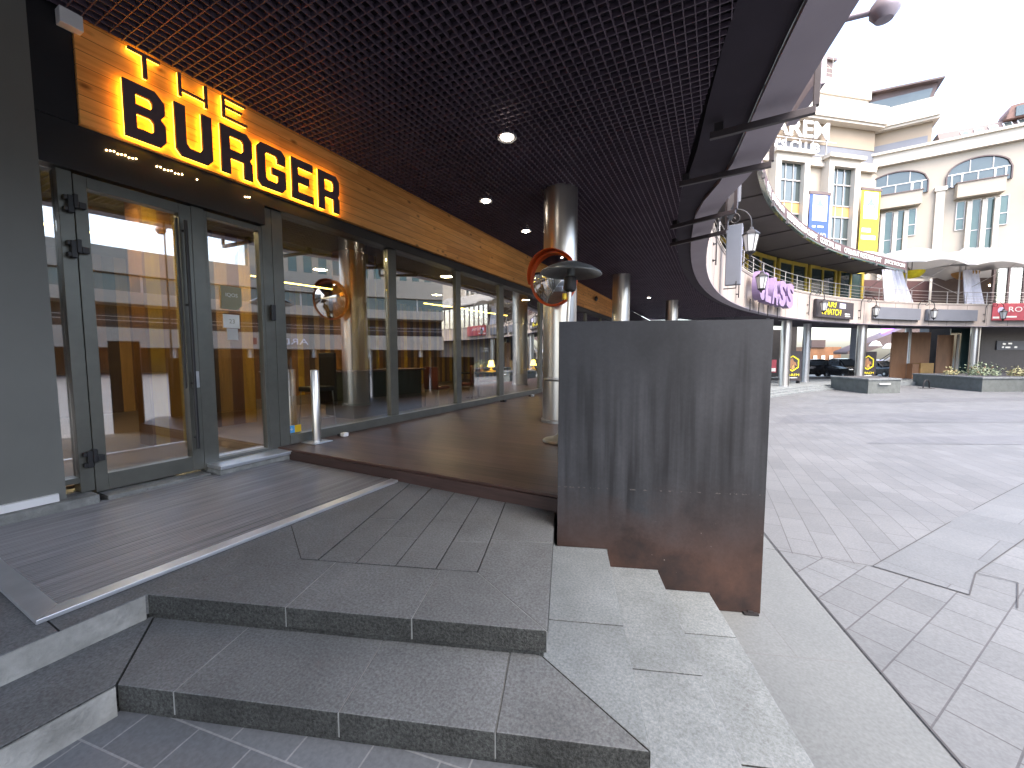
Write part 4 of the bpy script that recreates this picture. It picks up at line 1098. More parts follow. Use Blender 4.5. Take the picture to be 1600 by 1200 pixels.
ts = thing('reflection_blocker', 'row of low dark screens along the deck edge, seen only mirrored in the shop windows', 'screen', (deck_edge(7) - .5, 7, .146))  # unseen plates added to keep the plaza's reflection from hiding the interior
for y0, y1 in ((3.75, 5.9), (6.0, 8.1), (8.2, 10.4), (10.5, 12.9)):
    xa, xb = deck_edge(y0) - .55, deck_edge(y1) - .55
    d = Vector((xb - xa, y1 - y0, 0)); L = d.length / 2; d.normalize()
    MB().obox(((xa + xb) / 2, (y0 + y1) / 2, .146 + .58), d * L, Vector((-d.y, d.x, 0)) * .03, Z3 * .578).build('plate', 'panel', ts)
hx, hy = -1.90, 5.20
ht = thing('patio_heater', 'grey mushroom patio heater with wide round hood on the deck', 'patio heater', (hx, hy, .146))
lean = Vector((math.cos(YAW), math.sin(YAW), 0)) * .042 + Z3
def HP(z): return Vector((hx, hy, .146)) + lean * (z - .146)
MB().lathe([(.27, 0), (.275, .012), (.26, .03), (.14, .05), (.07, .11), (.05, .2), (.001, .2)], (hx, hy, .147), 36).build('base', 'heater', ht, True)
MB().tube([HP(.25), HP(2.26)], .028, 14).build('pole', 'steel', ht, True)
lz = lean.normalized(); lx = Vector((1, 0, 0)); lx = (lx - lz * lx.dot(lz)).normalized(); ly = lz.cross(lx)
AX = (lx, ly, lz)
MB().lathe([(.001, 0), (.30, .0), (.31, .012), (.30, .024), (.06, .03), (.03, .06)], HP(1.0), 36, AX).build('shelf', 'heater', ht, True)
MB().lathe([(.03, 0), (.075, .02), (.09, .06), (.085, .2), (.06, .215), (.001, .215)], HP(2.22), 24, AX).build('burner', 'iron', ht, True)
MB().lathe([(.055, 0), (.055, .1), (.001, .1)], HP(2.435), 24, AX).build('emitter_neck', 'heater', ht, True)
MB().lathe([(.001, .17), (.10, .155), (.30, .085), (.405, .022), (.42, 0), (.415, -.008), (.395, .012), (.29, .065), (.10, .12), (.001, .13)], HP(2.47), 48, AX).build('hood', 'heater', ht, True)
MB().lathe([(.028, 0), (.06, .01), (.06, .05), (.028, .06)], HP(.55), 20, AX).build('collar', 'heater', ht, True)
MB().tube([HP(2.12) + Vector((-.06, -.04, 0)), HP(2.2) + Vector((-.06, -.04, 0))], .03, 10).build('label_band', 'yellow', ht, True)

nrm = Vector((-.22, -.96, -.13)).normalized()
mx_ = Vector((0, 0, 1)).cross(nrm).normalized(); my_ = nrm.cross(mx_)
mc = Vector((-2.46, 6.22, 2.62))
mr = thing('convex_mirror', 'round convex traffic mirror with orange rim on the steel pillar', 'mirror', mc)
RM = .42
prof = [(RM * math.sin(R(k * 5)) / math.sin(R(45)), .15 - .42 * (1 - math.cos(R(k * 5)))) for k in range(9, -1, -1)]
AXM = (mx_, my_, nrm)
MB().lathe([(.0005, .0), (RM, .0)] + [(max(.0005, r_), h) for r_, h in prof], mc, 72, AXM).build('mirror_face', 'mirror', mr, True)
MB().lathe([(RM + .001, .03), (RM + .015, .05), (RM + .03, .03), (RM + .03, -.04), (RM - .05, -.09), (.2, -.12), (.001, -.12), (.001, -.06), (RM - .02, -.03)], mc, 72, AXM).build('rim', 'orange', mr, True)
vz = MB(); vs = []; n = 30
for i in range(n + 1):
    q = R(35 + 150 * i / n); e = .09 * math.sin(math.pi * i / n) ** .6 + .002
    for r_, h in ((RM + .032, -.03), (RM + .055, .03 + e), (RM + .065, .03 + e), (RM + .045, -.03)):
        vs.append(mc + mx_ * (r_ * math.cos(q)) + my_ * (r_ * math.sin(q)) + nrm * h)
vz.add(vs, [(i * 4 + j, i * 4 + 4 + j, i * 4 + 4 + (j + 1) % 4, i * 4 + (j + 1) % 4) for i in range(n) for j in range(4)] + [(0, 1, 2, 3), (n * 4 + 3, n * 4 + 2, n * 4 + 1, n * 4)])
vz.build('visor', 'orange', mr, True)
MB().tube([mc - nrm * .1, Vector((-2.52, 6.54, 2.62))], .03, 10).build('bracket', 'iron', mr, True)

bo = thing('bollard', 'short shiny steel post on a square foot beside the glass front', 'bollard', (-4.93, 3.58, .146))
MB().lathe([(.055, .012), (.055, 1.0), (.05, 1.008), (.001, 1.008)], (-4.93, 3.58, .146), 28).build('post', 'steel', bo, True)
MB().box(-5.08, -4.78, 3.44, 3.72, .146, .158).build('base_plate', 'alu', bo, False, .003)
for i, (x, y, m, lb) in enumerate(((-4.9, 4.02, 'white', 'small white and black door stop behind the short steel post'), (-4.88, 9.0, 'black', 'small black door stop at the third window'), (-4.8, 10.6, 'alu', 'small grey door stop at the far window post'))):
    t = thing('door_stop', lb, 'door stop', (x, y, .146), 'door stops on the deck')
    MB().box(x - .05, x + .03, y - .04, y + .05, .146, .205).build('block', m, t, False, .012)
    MB().box(x - .13, x - .051, y - .03, y + .03, .146, .18).build('pad', 'rubber', t, False, .01)

# ---------------------------------------------------------------- far arcade, seen across the square
AZ = -1.22
struct(MB().arc(CC, 49.15, 90, -3, AZ, 97, 166, 60).build('arcade_pavement', 'granite_b'))
b = MB()
for k in range(3):
    b.arc(CC, 49.15 - .36 * (k + 1), 49.2, -3, AZ - .125 * (k + 1), 141.8 - .25 * k, 160, 30)
struct(b.build('arcade_steps', 'granite_b'))
FG = 'round columns of the far arcade'
for a, r, lb in ((149.7, 50.25, 'far arcade column nearest the rusty screen'), (135.9, 50.25, 'far arcade column standing behind the grey planter box'), (119.6, 50.25, 'far arcade column right of the plywood hoardings'), (163, 50.25, 'far arcade column hidden beside the rusty screen')):
    p = on_ring(r, a)
    if a < 160: pillar(p.x, p.y, .37, AZ, CZ + .03, lb, 'steel', FG)
for a, r, lb, rr_ in ((141.4, 52.2, 'far arcade column in the second row with a dented front', .33), (122.6, 54.4, 'thin far column between the two plywood hoardings', .28)):
    p = on_ring(r, a)
    pillar(p.x, p.y, rr_, AZ, CZ + .2, lb, 'steel_d', FG)
# downlights of the far arcade ceiling
for i, (a, r) in enumerate(((150.5, 51.4), (147.2, 51.8), (140.2, 51.6), (136.9, 50.9))):
    p = on_ring(r, a, CZ + .258)
    t = thing('ceiling_downlight', 'tiny round downlight in the far arcade ceiling, ' + ['above the first far column', 'between the first column and the hexagon poster', 'behind the yellow lettered sign', 'before the column behind the planter'][i], 'downlight', p, 'downlights of the far arcade')
    MB().lathe([(.11, 0), (.14, -.015), (.14, .0), (.001, .0)], p, 16).build('lens', 'lampw', t, True)
# back of the arcade
def wall_thing(name, label, cat, r, a0, a1, z0, z1, m, th=.12):
    t = thing(name, label, cat, on_ring(r, (a0 + a1) / 2, z0))
    MB().arc(CC, r, r + th, z0, z1, a0, a1, 6).build('board', m, t)
    return t
t = wall_thing('plywood_hoarding', 'wide brown plywood hoarding under the far arcade', 'hoarding', 54.2, 119.9, 124.95, AZ, 4.0, 'wood')
wall_thing('plywood_hoarding', 'narrow brown plywood hoarding between the thin column and the dark wall', 'hoarding', 54.2, 117.05, 118.95, AZ, 3.7, 'wood')
t = thing('plywood_box', 'pale plywood box standing against the wide brown hoarding', 'box', on_ring(53.6, 121.4, AZ))
MB().arc(CC, 53.4, 54.15, AZ + .001, AZ + 1.75, 120.25, 121.95, 3).build('lid_panel', 'woodl', t)
MB().arc(CC, 53.5, 54.1, AZ + .001, AZ + 1.70, 121.96, 122.9, 3).build('side_panel', 'wood', t)
t = thing('white_post', 'slim white post at the right edge of the narrow hoarding', 'post', on_ring(53.7, 116.9, AZ))
p = on_ring(53.9, 116.9); MB().box(p.x - .1, p.x + .1, p.y - .1, p.y + .1, AZ, 3.75).build('shaft', 'cornice', t)
MB().box(p.x - .15, p.x + .15, p.y - .15, p.y + .15, AZ + .001, AZ + .12).build('foot', 'steel_d', t)
dw = thing('dark_shopfront', 'dark closed shopfront at the right end of the far arcade', 'shopfront', on_ring(54, 110, AZ))
MB().arc(CC, 53.6, 53.8, AZ, CZ + .25, 97, 114.6, 14).build('wall', 'signdark', dw)
MB().arc(CC, 54.6, 54.7, AZ, CZ + .2, 114.7, 117.0, 3).build('window', 'pane', dw)
pq = thing('wall_plaque', 'grey plaque on the dark closed shopfront', 'plaque', on_ring(53.5, 111.4, 2.5))
MB().arc(CC, 53.5, 53.6, 2.0, 3.0, 109.9, 112.9, 4).build('plate', 'greypanel', pq)
rt, nn = ring_frame(112.6)
for du, z_, L_ in ((-.7, 2.66, .3), (-.1, 2.7, .4), (-.8, 2.3, .22), (-.3, 2.28, .5), (.5, 2.3, .3)):
    MB().obox(on_ring(53.49, 111.4, z_) + rt * du, rt * L_ / 2, nn * .008, Z3 * .09).build('faded_mark', 'steel_d', pq)
t = wall_thing('grey_shop_wall', 'dark grey shop wall behind the first far column', 'wall', 60, 134, 150, AZ, CZ + .25, 'dim', .2)
b = MB()
b.arc(CC, 59.95, 60, 1.6, 1.8, 137.8, 150, 4); b.arc(CC, 59.95, 60, AZ, 4.4, 140.6, 141.0, 1); b.arc(CC, 59.95, 60, AZ, 4.4, 145, 145.4, 1)
b.build('window_frame', 'steel_d', t)
p = on_ring(57.5, 141.0)
t = thing('concrete_column', 'fluted grey column inside the far arcade between the hexagon posters', 'column', (p.x, p.y, AZ))
MB().lathe([(.75, 0), (.75, CZ + .2 - AZ)], (p.x, p.y, AZ), 20).build('shaft', 'greypanel', t, True)
MB().lathe([(.85, 0.001), (.85, .3), (.76, .31), (.76, .001)], (p.x, p.y, AZ), 20).build('base', 'signdark', t, True)
t = thing('low_curb_wall', 'low dark curb wall before the parked cars', 'low wall', on_ring(55.2, 140, AZ))
MB().arc(CC, 55.2, 55.4, AZ, AZ + .22, 124.95, 149, 20).build('wall', 'plantd', t)
MB().arc(CC, 55.15, 55.45, AZ + .2205, AZ + .27, 124.95, 149, 20).build('coping', 'granite_b', t)

rtS = Vector((math.cos(YAW), math.sin(YAW), 0)); nS = Vector((math.sin(YAW), -math.cos(YAW), 0))
def hex_poster(a, label):
    r = 51.7
    p = on_ring(r, a, AZ); rt, nn = rtS, nS
    t = thing('poster_stand', label, 'poster stand', p, 'hexagon posters under the far arcade')
    W, H = 1.7, 2.75
    MB().obox(p + Z3 * (H / 2 + .25) - nn * .03, rt * W / 2, nn * .03, Z3 * H / 2).build('board', 'signdark', t)
    for i in (-1, 1):
        MB().obox(p + rt * (i * .6) - nn * .03 + Z3 * .125, rt * .04, nn * .2, Z3 * .124).build('foot', 'iron', t)
    c = p + Z3 * 1.85
    hexo = [(.68 * math.sin(R(60 * k)), .76 * math.cos(R(60 * k))) for k in range(6)]
    hexi = [(.57 * math.sin(R(60 * k)), .64 * math.cos(R(60 * k))) for k in range(6)]
    shape('hexagon_ring', [hexo, hexi], .01, c, rt, Z3, nn, 'signyellow', t)
    shape('emblem', [[(-.38, -.33), (-.4, .05), (-.22, .38), (.0, .5), (.1, .2), (.3, .1), (.4, -.25), (.2, -.12), (.12, -.4), (.0, -.05), (-.1, -.45)]], .01, c, rt, Z3, nn, 'wood', t)
    shape('emblem', [[(-.1, -.5), (-.02, -.2), (.12, -.1), (.2, -.4), (.05, -.56)]], .012, c, rt, Z3, nn, 'woodl', t)
    text('lettering', 'HAREM', 1.3, .22, p - rt * .65 + Z3 * .68, rt, Z3, nn, 'signyellow', t, .01)
    MB().obox(p + Z3 * .52, rt * .5, nn * .008, Z3 * .03).build('small_print', 'paperw', t)
hex_poster(144.75, 'dark poster with yellow hexagon right of the first far column')
hex_poster(132.0, 'dark poster with yellow hexagon right of the column behind the planter')

# parked cars
def car(x, y, rz, label, tall=1.0):
    t = thing('parked_car', label, 'car', (x, y, AZ), 'cars parked behind the far arcade')
    ax = Vector((math.cos(rz), math.sin(rz), 0)); ay = Vector((-ax.y, ax.x, 0)); o = Vector((x, y, AZ))
    def prof(name, pts, w0, w1, m, par):
        b = MB(); n = len(pts); vs = []
        for s_ in (-1, 1):
            for (u, z) in pts:
                wd = w0 if z < .95 * tall else w1
                vs.append(o + ax * u + ay * (s_ * wd) + Z3 * z)
        b.add(vs, [tuple(range(n)), tuple(range(2 * n - 1, n - 1, -1))] + [(i, (i + 1) % n, n + (i + 1) % n, n + i) for i in range(n)])
        return b.build(name, m, par, False, .04)
    T = tall
    bd = prof('body', [(-2.3, .3), (-2.35, .62 * T), (-2.25, .92 * T), (-1.2, 1.02 * T), (.95, 1.0 * T), (2.05, .86 * T), (2.32, .66 * T), (2.3, .3)], .94, .86, 'car', t)
    prof('cabin', [(-2.1, .96 * T), (-1.65, 1.5 * T), (-.9, 1.6 * T), (.1, 1.56 * T), (1.05, .99 * T)], .9, .7, 'car', t)
    b = MB()
    b.obox(o + ax * .62 + Z3 * 1.30 * T, ay * .62, (ax * .42 - Z3 * .25 * T), (ax * .25 + Z3 * .42 * T) * .02)
    b.build('windscreen', 'carglass', t)
    for s_ in (-1, 1):
        MB().obox(o + ax * -.55 + ay * (s_ * .80) + Z3 * 1.25 * T, ax * .95, ay * .02 + Z3 * 0, Z3 * .19 * T).build('side_window', 'carglass', t)
        MB().obox(o + ax * 2.2 + ay * (s_ * .66) + Z3 * .74 * T, ax * .09, ay * .2, Z3 * .07).build('headlight', 'lampw', t, False, .03)
        MB().obox(o + ax * .75 + ay * (s_ * 1.0) + Z3 * 1.05 * T, ax * .07, ay * .1, Z3 * .06).build('wing_mirror', 'car', t, False, .03)
        for u in (-1.45, 1.45):
            wl = MB().lathe([(.2, -.12), (.34, -.11), (.36, 0), (.34, .11), (.2, .12)], o + ax * u + ay * (s_ * .84) + Z3 * .36, 24, (ax, Z3, ay)).build('wheel', 'rubber', t, True)
            MB().lathe([(.001, .02), (.2, .0), (.2, -.02), (.001, -.02)], o + ax * u + ay * (s_ * .955) + Z3 * .36, 16, (ax, Z3, ay * s_)).build('rim', 'steel_d', wl, True)
    MB().obox(o + ax * 2.31 + Z3 * .6 * T, ax * .03, ay * .42, Z3 * .1).build('grille', 'steel_d', t)
    MB().obox(o + ax * 2.335 + Z3 * .45, ax * .012, ay * .26, Z3 * .055).build('number_plate', 'paperw', t)
car(10.2, 59.9, R(200), 'dark car seen from the side between the first poster and the dented column', 1.35)
car(13.0, 57.6, R(-72), 'black car facing the square with pale windscreen behind the low wall', 1.42)
car(18.2, 65.0, R(-60), 'black car half hidden beyond the second hexagon poster', 1.25)
t = thing('pink_sign', 'pink and white notice just right of the rusty screen edge', 'notice', (4.6, 41.4, AZ))
MB().box(4.2, 5.0, 44.4, 44.46, AZ + 1.0, AZ + 2.2).build('panel', 'red', t)
MB().box(4.25, 4.95, 44.35, 44.399, AZ + 1.1, AZ + 1.4).build('panel', 'paperw', t)
MB().box(4.55, 4.65, 44.41, 44.45, AZ, AZ + .999).build('leg', 'iron', t)
# what shows beyond the arcade: a stairway and a low pavilion on the street
st = thing('street_stairway', 'pale sloping stairway wall beyond the arcade', 'stairway', (24, 78, AZ))
rtS = Vector((math.cos(YAW), math.sin(YAW), 0)); upS = Z3; nS = Vector((math.sin(YAW), -math.cos(YAW), 0))
def view_plane(l, h): return Vector((math.cos(YAW) * l - math.sin(YAW) * h, math.sin(YAW) * l + math.cos(YAW) * h, 0))
shape('side_wall', [[(0, 0), (0, .6), (8.5, 6.2), (8.5, 0)]], .5, view_plane(54.6, 60) + Z3 * AZ, rtS, Z3, nS, 'beige', st)
MB().tube([view_plane(54.6, 59.3) + Z3 * (AZ + 1.5), view_plane(63, 59.3) + Z3 * (AZ + 7.1)], .07, 8).build('handrail', 'iron', st)
MB().tube([view_plane(54.6, 59.3) + Z3 * (AZ + 1.1), view_plane(63, 59.3) + Z3 * (AZ + 6.7)], .05, 8).build('handrail', 'iron', st)
pv = thing('street_pavilion', 'brown roofed street pavilion beyond the arcade with a violet sign', 'pavilion', view_plane(56, 75) + Z3 * AZ)
shape('roof', [[(0, 0), (0, .5), (15, 6.8), (15, 4.6), (4, .6)]], 3.0, view_plane(58.5, 72) + Z3 * 1.6, rtS, Z3, nS, 'brown', pv)
MB().obox(view_plane(58.5, 76) + Z3 * .9, rtS * 3.5, nS * 1.5, Z3 * 2.1).build('wall', 'wood', pv)
MB().obox(view_plane(57.5, 75.5) + Z3 * 3.6, rtS * 1.3, nS * 1.2, Z3 * .7).build('dormer', 'brown', pv)
for i in range(4):
    MB().obox(view_plane(55.6 + i * 1.5, 74.4) + Z3 * .4, rtS * .35, nS * .02, Z3 * 1.0).build('window', 'paperw', pv)
MB().obox(view_plane(67.6, 70.9) + Z3 * 5.8, rtS * 1.6, nS * .1, Z3 * .55).build('sign_panel', 'violet', pv)
text('lettering', 'FI', 2.0, 1.1, view_plane(61.6, 59.0) + Z3 * (AZ + 3.4), rtS, Z3, nS, 'paperw', pv, .1)
for i, c in enumerate(((61.5, 3.4), (63.8, 3.0), (66.5, 2.6))):
    MB().lathe([(.9, -.4), (.5, .3), (.001, .5)], view_plane(c[0], 67) + Z3 * c[1], 12).build('parasol', 'fabric', pv)

# planters
def planter(name, label, pts, zb, zt):
    t = thing(name, label, 'planter', (pts[0][0], pts[0][1], zb))
    MB().prism(inset(pts, .06), zb, zt - .14).build('wall', 'planter', t)
    MB().prism(pts, zt - .139, zt).build('rim', 'granite_b', t, False, .02)
    MB().prism(inset(pts, .25), zt - .02, zt + .012).build('soil', 'gap', t)
    return t
planter('stone_planter', 'grey stone planter box at the end of the far steps', [(10.45, 39.6), (12.95, 41.45), (12.3, 45.6), (8.9, 43.6)], -3, -.42)
b = MB().obox((11.65, 40.42, -.82), Vector((.8, .592, 0)) * .5, Vector((.592, -.8, 0)) * .03, Z3 * .05)
tag(b.build('planter_lamp', 'lampw'), 'thin white strip lamp on the front of the stone planter box', 'lamp')
planter('long_planter', 'long stone planter with grey shrubs before the dark shopfront', [(19.2, 45.9), (26.5, 50.2), (32, 56.5), (28, 59.6), (17.4, 53.4)], -3, -.40)
def shrub(x, y, r, h, m, label, n):
    t = thing('shrub', label, 'shrub', (x, y, -.4), 'shrubs in the long planter')
    rnd = random.Random(int(x * 100))
    b = MB()
    for i in range(n):
        th, ph = rnd.uniform(0, 6.28), math.acos(rnd.uniform(0, 1))
        d = Vector((math.sin(ph) * math.cos(th), math.sin(ph) * math.sin(th), math.cos(ph)))
        k = rnd.uniform(.55, 1.05) * (1 + .25 * math.sin(5 * th))
        c = Vector((x, y, -.42)) + Vector((d.x * r, d.y * r, d.z * h)) * k
        a = Vector((rnd.uniform(-1, 1), rnd.uniform(-1, 1), rnd.uniform(-.4, 1))).normalized(); q = a.cross(d).normalized() if a.cross(d).length > .05 else X3
        s_ = rnd.uniform(.05, .13)
        b.add([c - a * s_, c + q * s_ * .5, c + a * s_ * 1.2, c - q * s_ * .5], [(0, 1, 2, 3)])
    b.build('foliage', m, t)
    b = MB()
    for i in range(7):
        th = i * .9
        b.tube([(x, y, -.42), (x + r * .6 * math.cos(th), y + r * .6 * math.sin(th), -.42 + h * .7)], .02, 5)
    b.build('stem', 'wood', t)
shrub(20.9, 50.2, 1.15, 1.15, 'leaf', 'biggest grey green shrub at the corner of the long planter', 520)
shrub(19.2, 50.9, .6, .65, 'leafy', 'small dry shrub left of the grey green one', 160)
shrub(23.3, 50.6, .85, .75, 'leafy', 'dry yellowish shrub right of the grey green one', 320)
shrub(25.0, 52.0, .7, .5, 'leaf', 'low grey shrub at the right end of the long planter', 220)
t = thing('bike_stand', 'small bent metal stand on the square before the long planter', 'stand', (16.9, 48.75, -1.6))
MB().tube([(16.6, 48.5, -1.6), (16.62, 48.52, -1.1), (16.75, 48.65, -.85), (17.0, 48.85, -.85), (17.15, 49.0, -1.1), (17.2, 49.05, -1.6)], .05, 8).build('hoop', 'iron', t, True)
MB().box(16.4, 17.4, 48.5, 49.0, -1.6, -1.56).build('foot', 'iron', t)

# wall lanterns on the band
def lantern(label, a, z, off):
    t = thing('wall_lantern', label, 'wall lantern', on_ring(RR, a, z), 'iron lanterns on the balcony band')
    rt, nn = ring_frame(a); o = on_ring(RR, a, z)
    sd = (nn * .5 + rt * .87) if a < 160 else nn
    def P(n_, h): return o + nn * .12 + sd * (n_ - .12) + Z3 * h
    b = MB().tube([P(.12, -.75), P(.12, .75)], .028, 8)
    for h in (-.55, .1): b.tube([o + Z3 * h, o + nn * .12 + Z3 * h], .025, 6); b.obox(o + nn * .02 + Z3 * h, rt * .1, nn * .02, Z3 * .03)
    b.build('wall_rod', 'iron', t)
    arch = [P(.12 + (off - .12) / 2 - (off - .12) / 2 * math.cos(R(k * 15)), .7 + .62 * math.sin(R(k * 15))) for k in range(13)]
    MB().tube(arch + [P(off, .55)], .028, 8).build('arm', 'iron', t, True)
    c = P(off * .55, .95)
    MB().tube([c + (nn * math.cos(R(k * 30)) + Z3 * math.sin(R(k * 30))) * (.02 + .014 * k) for k in range(16)], .018, 6).build('scroll', 'iron', t, True)
    L = P(off, 0)
    MB().lathe([(.16, -.36), (.27, .26), (.25, .26), (.15, -.36)], L, 6).build('lantern_glass', 'frost', t)
    cage = MB()
    for k in range(6):
        q = R(60 * k)
        cage.tube([L + Vector((.16 * math.cos(q), .16 * math.sin(q), -.36)), L + Vector((.275 * math.cos(q), .275 * math.sin(q), .26))], .016, 5)
    cage.lathe([(.31, .26), (.30, .31), (.18, .42), (.10, .45), (.08, .55), (.001, .57)], L, 6)
    cage.lathe([(.19, -.36), (.18, -.40), (.06, -.49), (.03, -.58), (.001, -.61)], L, 6)
    cage.build('lantern_cage', 'iron', t)
lantern('largest iron lantern on the band, hanging beside the ceiling edge', 176.0, 5.75, 1.3)
lantern('iron lantern directly left of the lilac letters', 167.0, 5.35, 1.2)
lantern('iron lantern in front of the yellow lettered sign', 149.5, 5.35, 1.35)
lantern('iron lantern between the yellow lettered sign and the grey panels', 139.5, 5.35, 1.35)
lantern('iron lantern between the two grey panels', 130.1, 5.35, 1.35)
lantern('iron lantern in front of the red banner', 120.80000000000001, 5.35, 1.35)

# signs on the band
cs = thing('lilac_letter_sign', 'lilac block letters standing off the stone band', 'sign', on_ring(RR, 160, 5))
for i, ch in enumerate('CLASS'):
    a = 164.6 - i * 1.92
    rt, nn = ring_frame(a)
    text('letter', ch, 1.45, 1.75, on_ring(RR - .35, a, 4.72), rt, Z3, nn, 'purple', cs, .42, bold=.05)
for i in range(4):
    a = 164.2 - i * 2.4
    p = on_ring(RR - .25, a)
    MB().tube([(p.x, p.y, 4.05), (p.x, p.y, 4.75)], .035, 6).build('support_rod', 'iron', cs)
def board(name, label, a0, a1, z0, z1, m, off=.35, th=.22):
    t = thing(name, label, 'sign', on_ring(RR, (a0 + a1) / 2, z0))
    am = (a0 + a1) / 2; rt, nn = ring_frame(am)
    c = on_ring(RR - off + th / 2, am, (z0 + z1) / 2); L = RR * R(a0 - a1) / 2
    MB().obox(c, rt * L, nn * th / 2, Z3 * (z1 - z0) / 2).build('board', m, t, False, .02)
    b = MB()
    for s_ in (-.7, .7): b.obox(c + rt * (L * s_) - nn * (th / 2 + .07), rt * .05, nn * .068, Z3 * .1)
    b.build('fixing', 'iron', t)
    org = c + nn * (th / 2 + .003) - rt * L - Z3 * (z1 - z0) / 2
    return t, org, rt, nn, 2 * L
t, o, rt, nn, L = board('betting_sign', 'dark sign with slanted yellow capital letters on the band', 148.3, 141.1, 4.55, 6.0, 'signdark')
text('lettering', 'PARI', L * .36, .42, o + rt * (L * .14) + Z3 * .88, rt, Z3, nn, 'signyellow', t, .02, shear=.12)
text('lettering', 'MATCH', L * .42, .5, o + rt * (L * .22) + Z3 * .24, rt, Z3, nn, 'signyellow', t, .02, shear=.12)
text('lettering', 'UFC', L * .10, .2, o + rt * (L * .14) + Z3 * .25, rt, Z3, nn, 'signyellow', t, .02, shear=.25)
MB().obox(o + rt * (L * .68) + Z3 * 1.08, rt * (L * .08), nn * .01, Z3 * .2).build('lilac_box', 'lilac', t)
for k, q in enumerate((.42, .24)):
    MB().obox(o + rt * (L * (.82 + .01 * k)) + Z3 * q, rt * (L * .07), nn * .008, Z3 * .04).build('small_print', 'paperw', t)
board('blank_sign_panel', 'blank grey sign panel left of the middle lantern on the band', 137.3, 129.9, 4.75, 5.85, 'greypanel')
board('blank_sign_panel', 'blank grey sign panel right of the middle lantern on the band', 128.9, 122.0, 4.75, 5.85, 'greypanel')
t, o, rt, nn, L = board('red_banner', 'red banner with white capital letters at the right end of the band', 119.9, 112.6, 4.85, 6.55, 'red', .2, .06)
text('lettering', 'ROYAL', L * .50, .5, o + rt * (L * .25) + Z3 * .85, rt, Z3, nn, 'paperw', t, .01)
shape('crest', [[(.32 * math.sin(R(k * 30)), .32 * math.cos(R(k * 30))) for k in range(12)]], .01, o + rt * (L * .13) + Z3 * 1.0, rt, Z3, nn, 'lilac', t)
MB().obox(o + rt * (L * .3) + Z3 * .36, rt * (L * .08), nn * .008, Z3 * .08).build('small_print', 'paperw', t)
MB().obox(o + rt * (L * .06) + Z3 * .28, rt * (L * .05), nn * .008, Z3 * .1).build('small_print', 'paperw', t)
t = thing('blade_sign', 'grey and lilac blade sign seen edge on beside the large lantern', 'sign', on_ring(47.9, 172.6, 6))
rt, nn = ring_frame(172.8)
MB().obox(on_ring(48.35, 172.8, 5.9), rt * .10, nn * .32, Z3 * 1.35).build('box', 'greypanel', t, False, .04)
MB().obox(on_ring(48.35, 172.4, 5.9) , rt * .03, nn * .30, Z3 * 1.3).build('face', 'lilac', t)
MB().tube([on_ring(48.7, 173, 4.4), on_ring(48.2, 173, 4.4), on_ring(48.2, 173, 4.7)], .03, 6).build('bracket', 'iron', t)

# ---------------------------------------------------------------- balcony restaurant: parasol roofs, curtains, glass room
def vault(label, c, rt, half, z0, h, m='tent'):
    t = thing('vaulted_parasol', label, 'parasol', (c[0], c[1], 6.3), 'white vaulted parasols on the balcony')
    nn = Vector((rt.y, -rt.x, 0)); N = 16; c = Vector((c[0], c[1], 0))
    vs, fs = [], []
    for dz in (0, -.05):
        for i in range(N + 1):
            for j in range(N + 1):
                u, v = i / N * 2 - 1, j / N * 2 - 1
                zz = z0 + h * (1 - .80 * max(abs(u), abs(v)) ** 2.6 - .20 * min(abs(u), abs(v)) ** 2) + dz
                vs.append(c + rt * (u * half) + nn * (v * half) + Z3 * zz)
    K = (N + 1) ** 2
    for s_ in (0, 1):
        for i in range(N):
            for j in range(N):
                q = (i * (N + 1) + j, (i + 1) * (N + 1) + j, (i + 1) * (N + 1) + j + 1, i * (N + 1) + j + 1)
                fs.append(tuple(k + s_ * K for k in (q if s_ == 0 else q[::-1])))
    edge = [(i, 0) for i in range(N)] + [(N, j) for j in range(N)] + [(N - i, N) for i in range(N)] + [(0, N - j) for j in range(N)]
    ids = [i * (N + 1) + j for i, j in edge]
    for a, b_ in zip(ids, ids[1:] + ids[:1]): fs.append((a, b_, b_ + K, a + K))
    b = MB(); b.add(vs, fs); b.build('canopy', m, t, True)
    MB().tube([c + Z3 * 6.3, c + Z3 * (z0 + h - .1)], .07, 10).build('pole', 'railm', t, True)
    for i, j in ((-1, -1), (1, 1)):
            MB().tube([c + Z3 * 7.6, c + rt * (i * half * .8) + nn * (j * half * .8) + Z3 * (z0 + .55)], .03, 6).build('strut', 'railm', t)
rtU = Vector((.72, .69, 0)).normalized()
vault('left white vaulted parasol beside the canopy lettering', (16.4, 53.2), rtU, 3.1, 9.75, 2.0)
vault('right white vaulted parasol before the pale wall', (21.6, 57.0), Vector((.80, .60, 0)), 3.3, 9.7, 2.15)
vault('beige vaulted parasol behind the canopy lettering', (13.2, 55.6), rtU, 3.0, 10.2, 2.2, 'beige')
for i, (x, y, lb) in enumerate(((17.2, 54.6, 'yellow wicker lamp under the left white parasol'), (22.3, 57.8, 'brown yellow wicker lamp under the right white parasol'))):
    t = thing('wicker_lamp', lb, 'lamp', (x, y, 8.9), 'wicker lamps under the parasols')
    MB().lathe([(1.0, .35), (.95, .1), (.6, -.25), (.001, -.38)], (x, y, 9.5), 20).build('lamp_shade', 'signyellow' if i == 0 else 'woodl', t, True)
    MB().tube([(x, y, 9.2), (x, y, 10.9)], .03, 6).build('cord', 'iron', t)
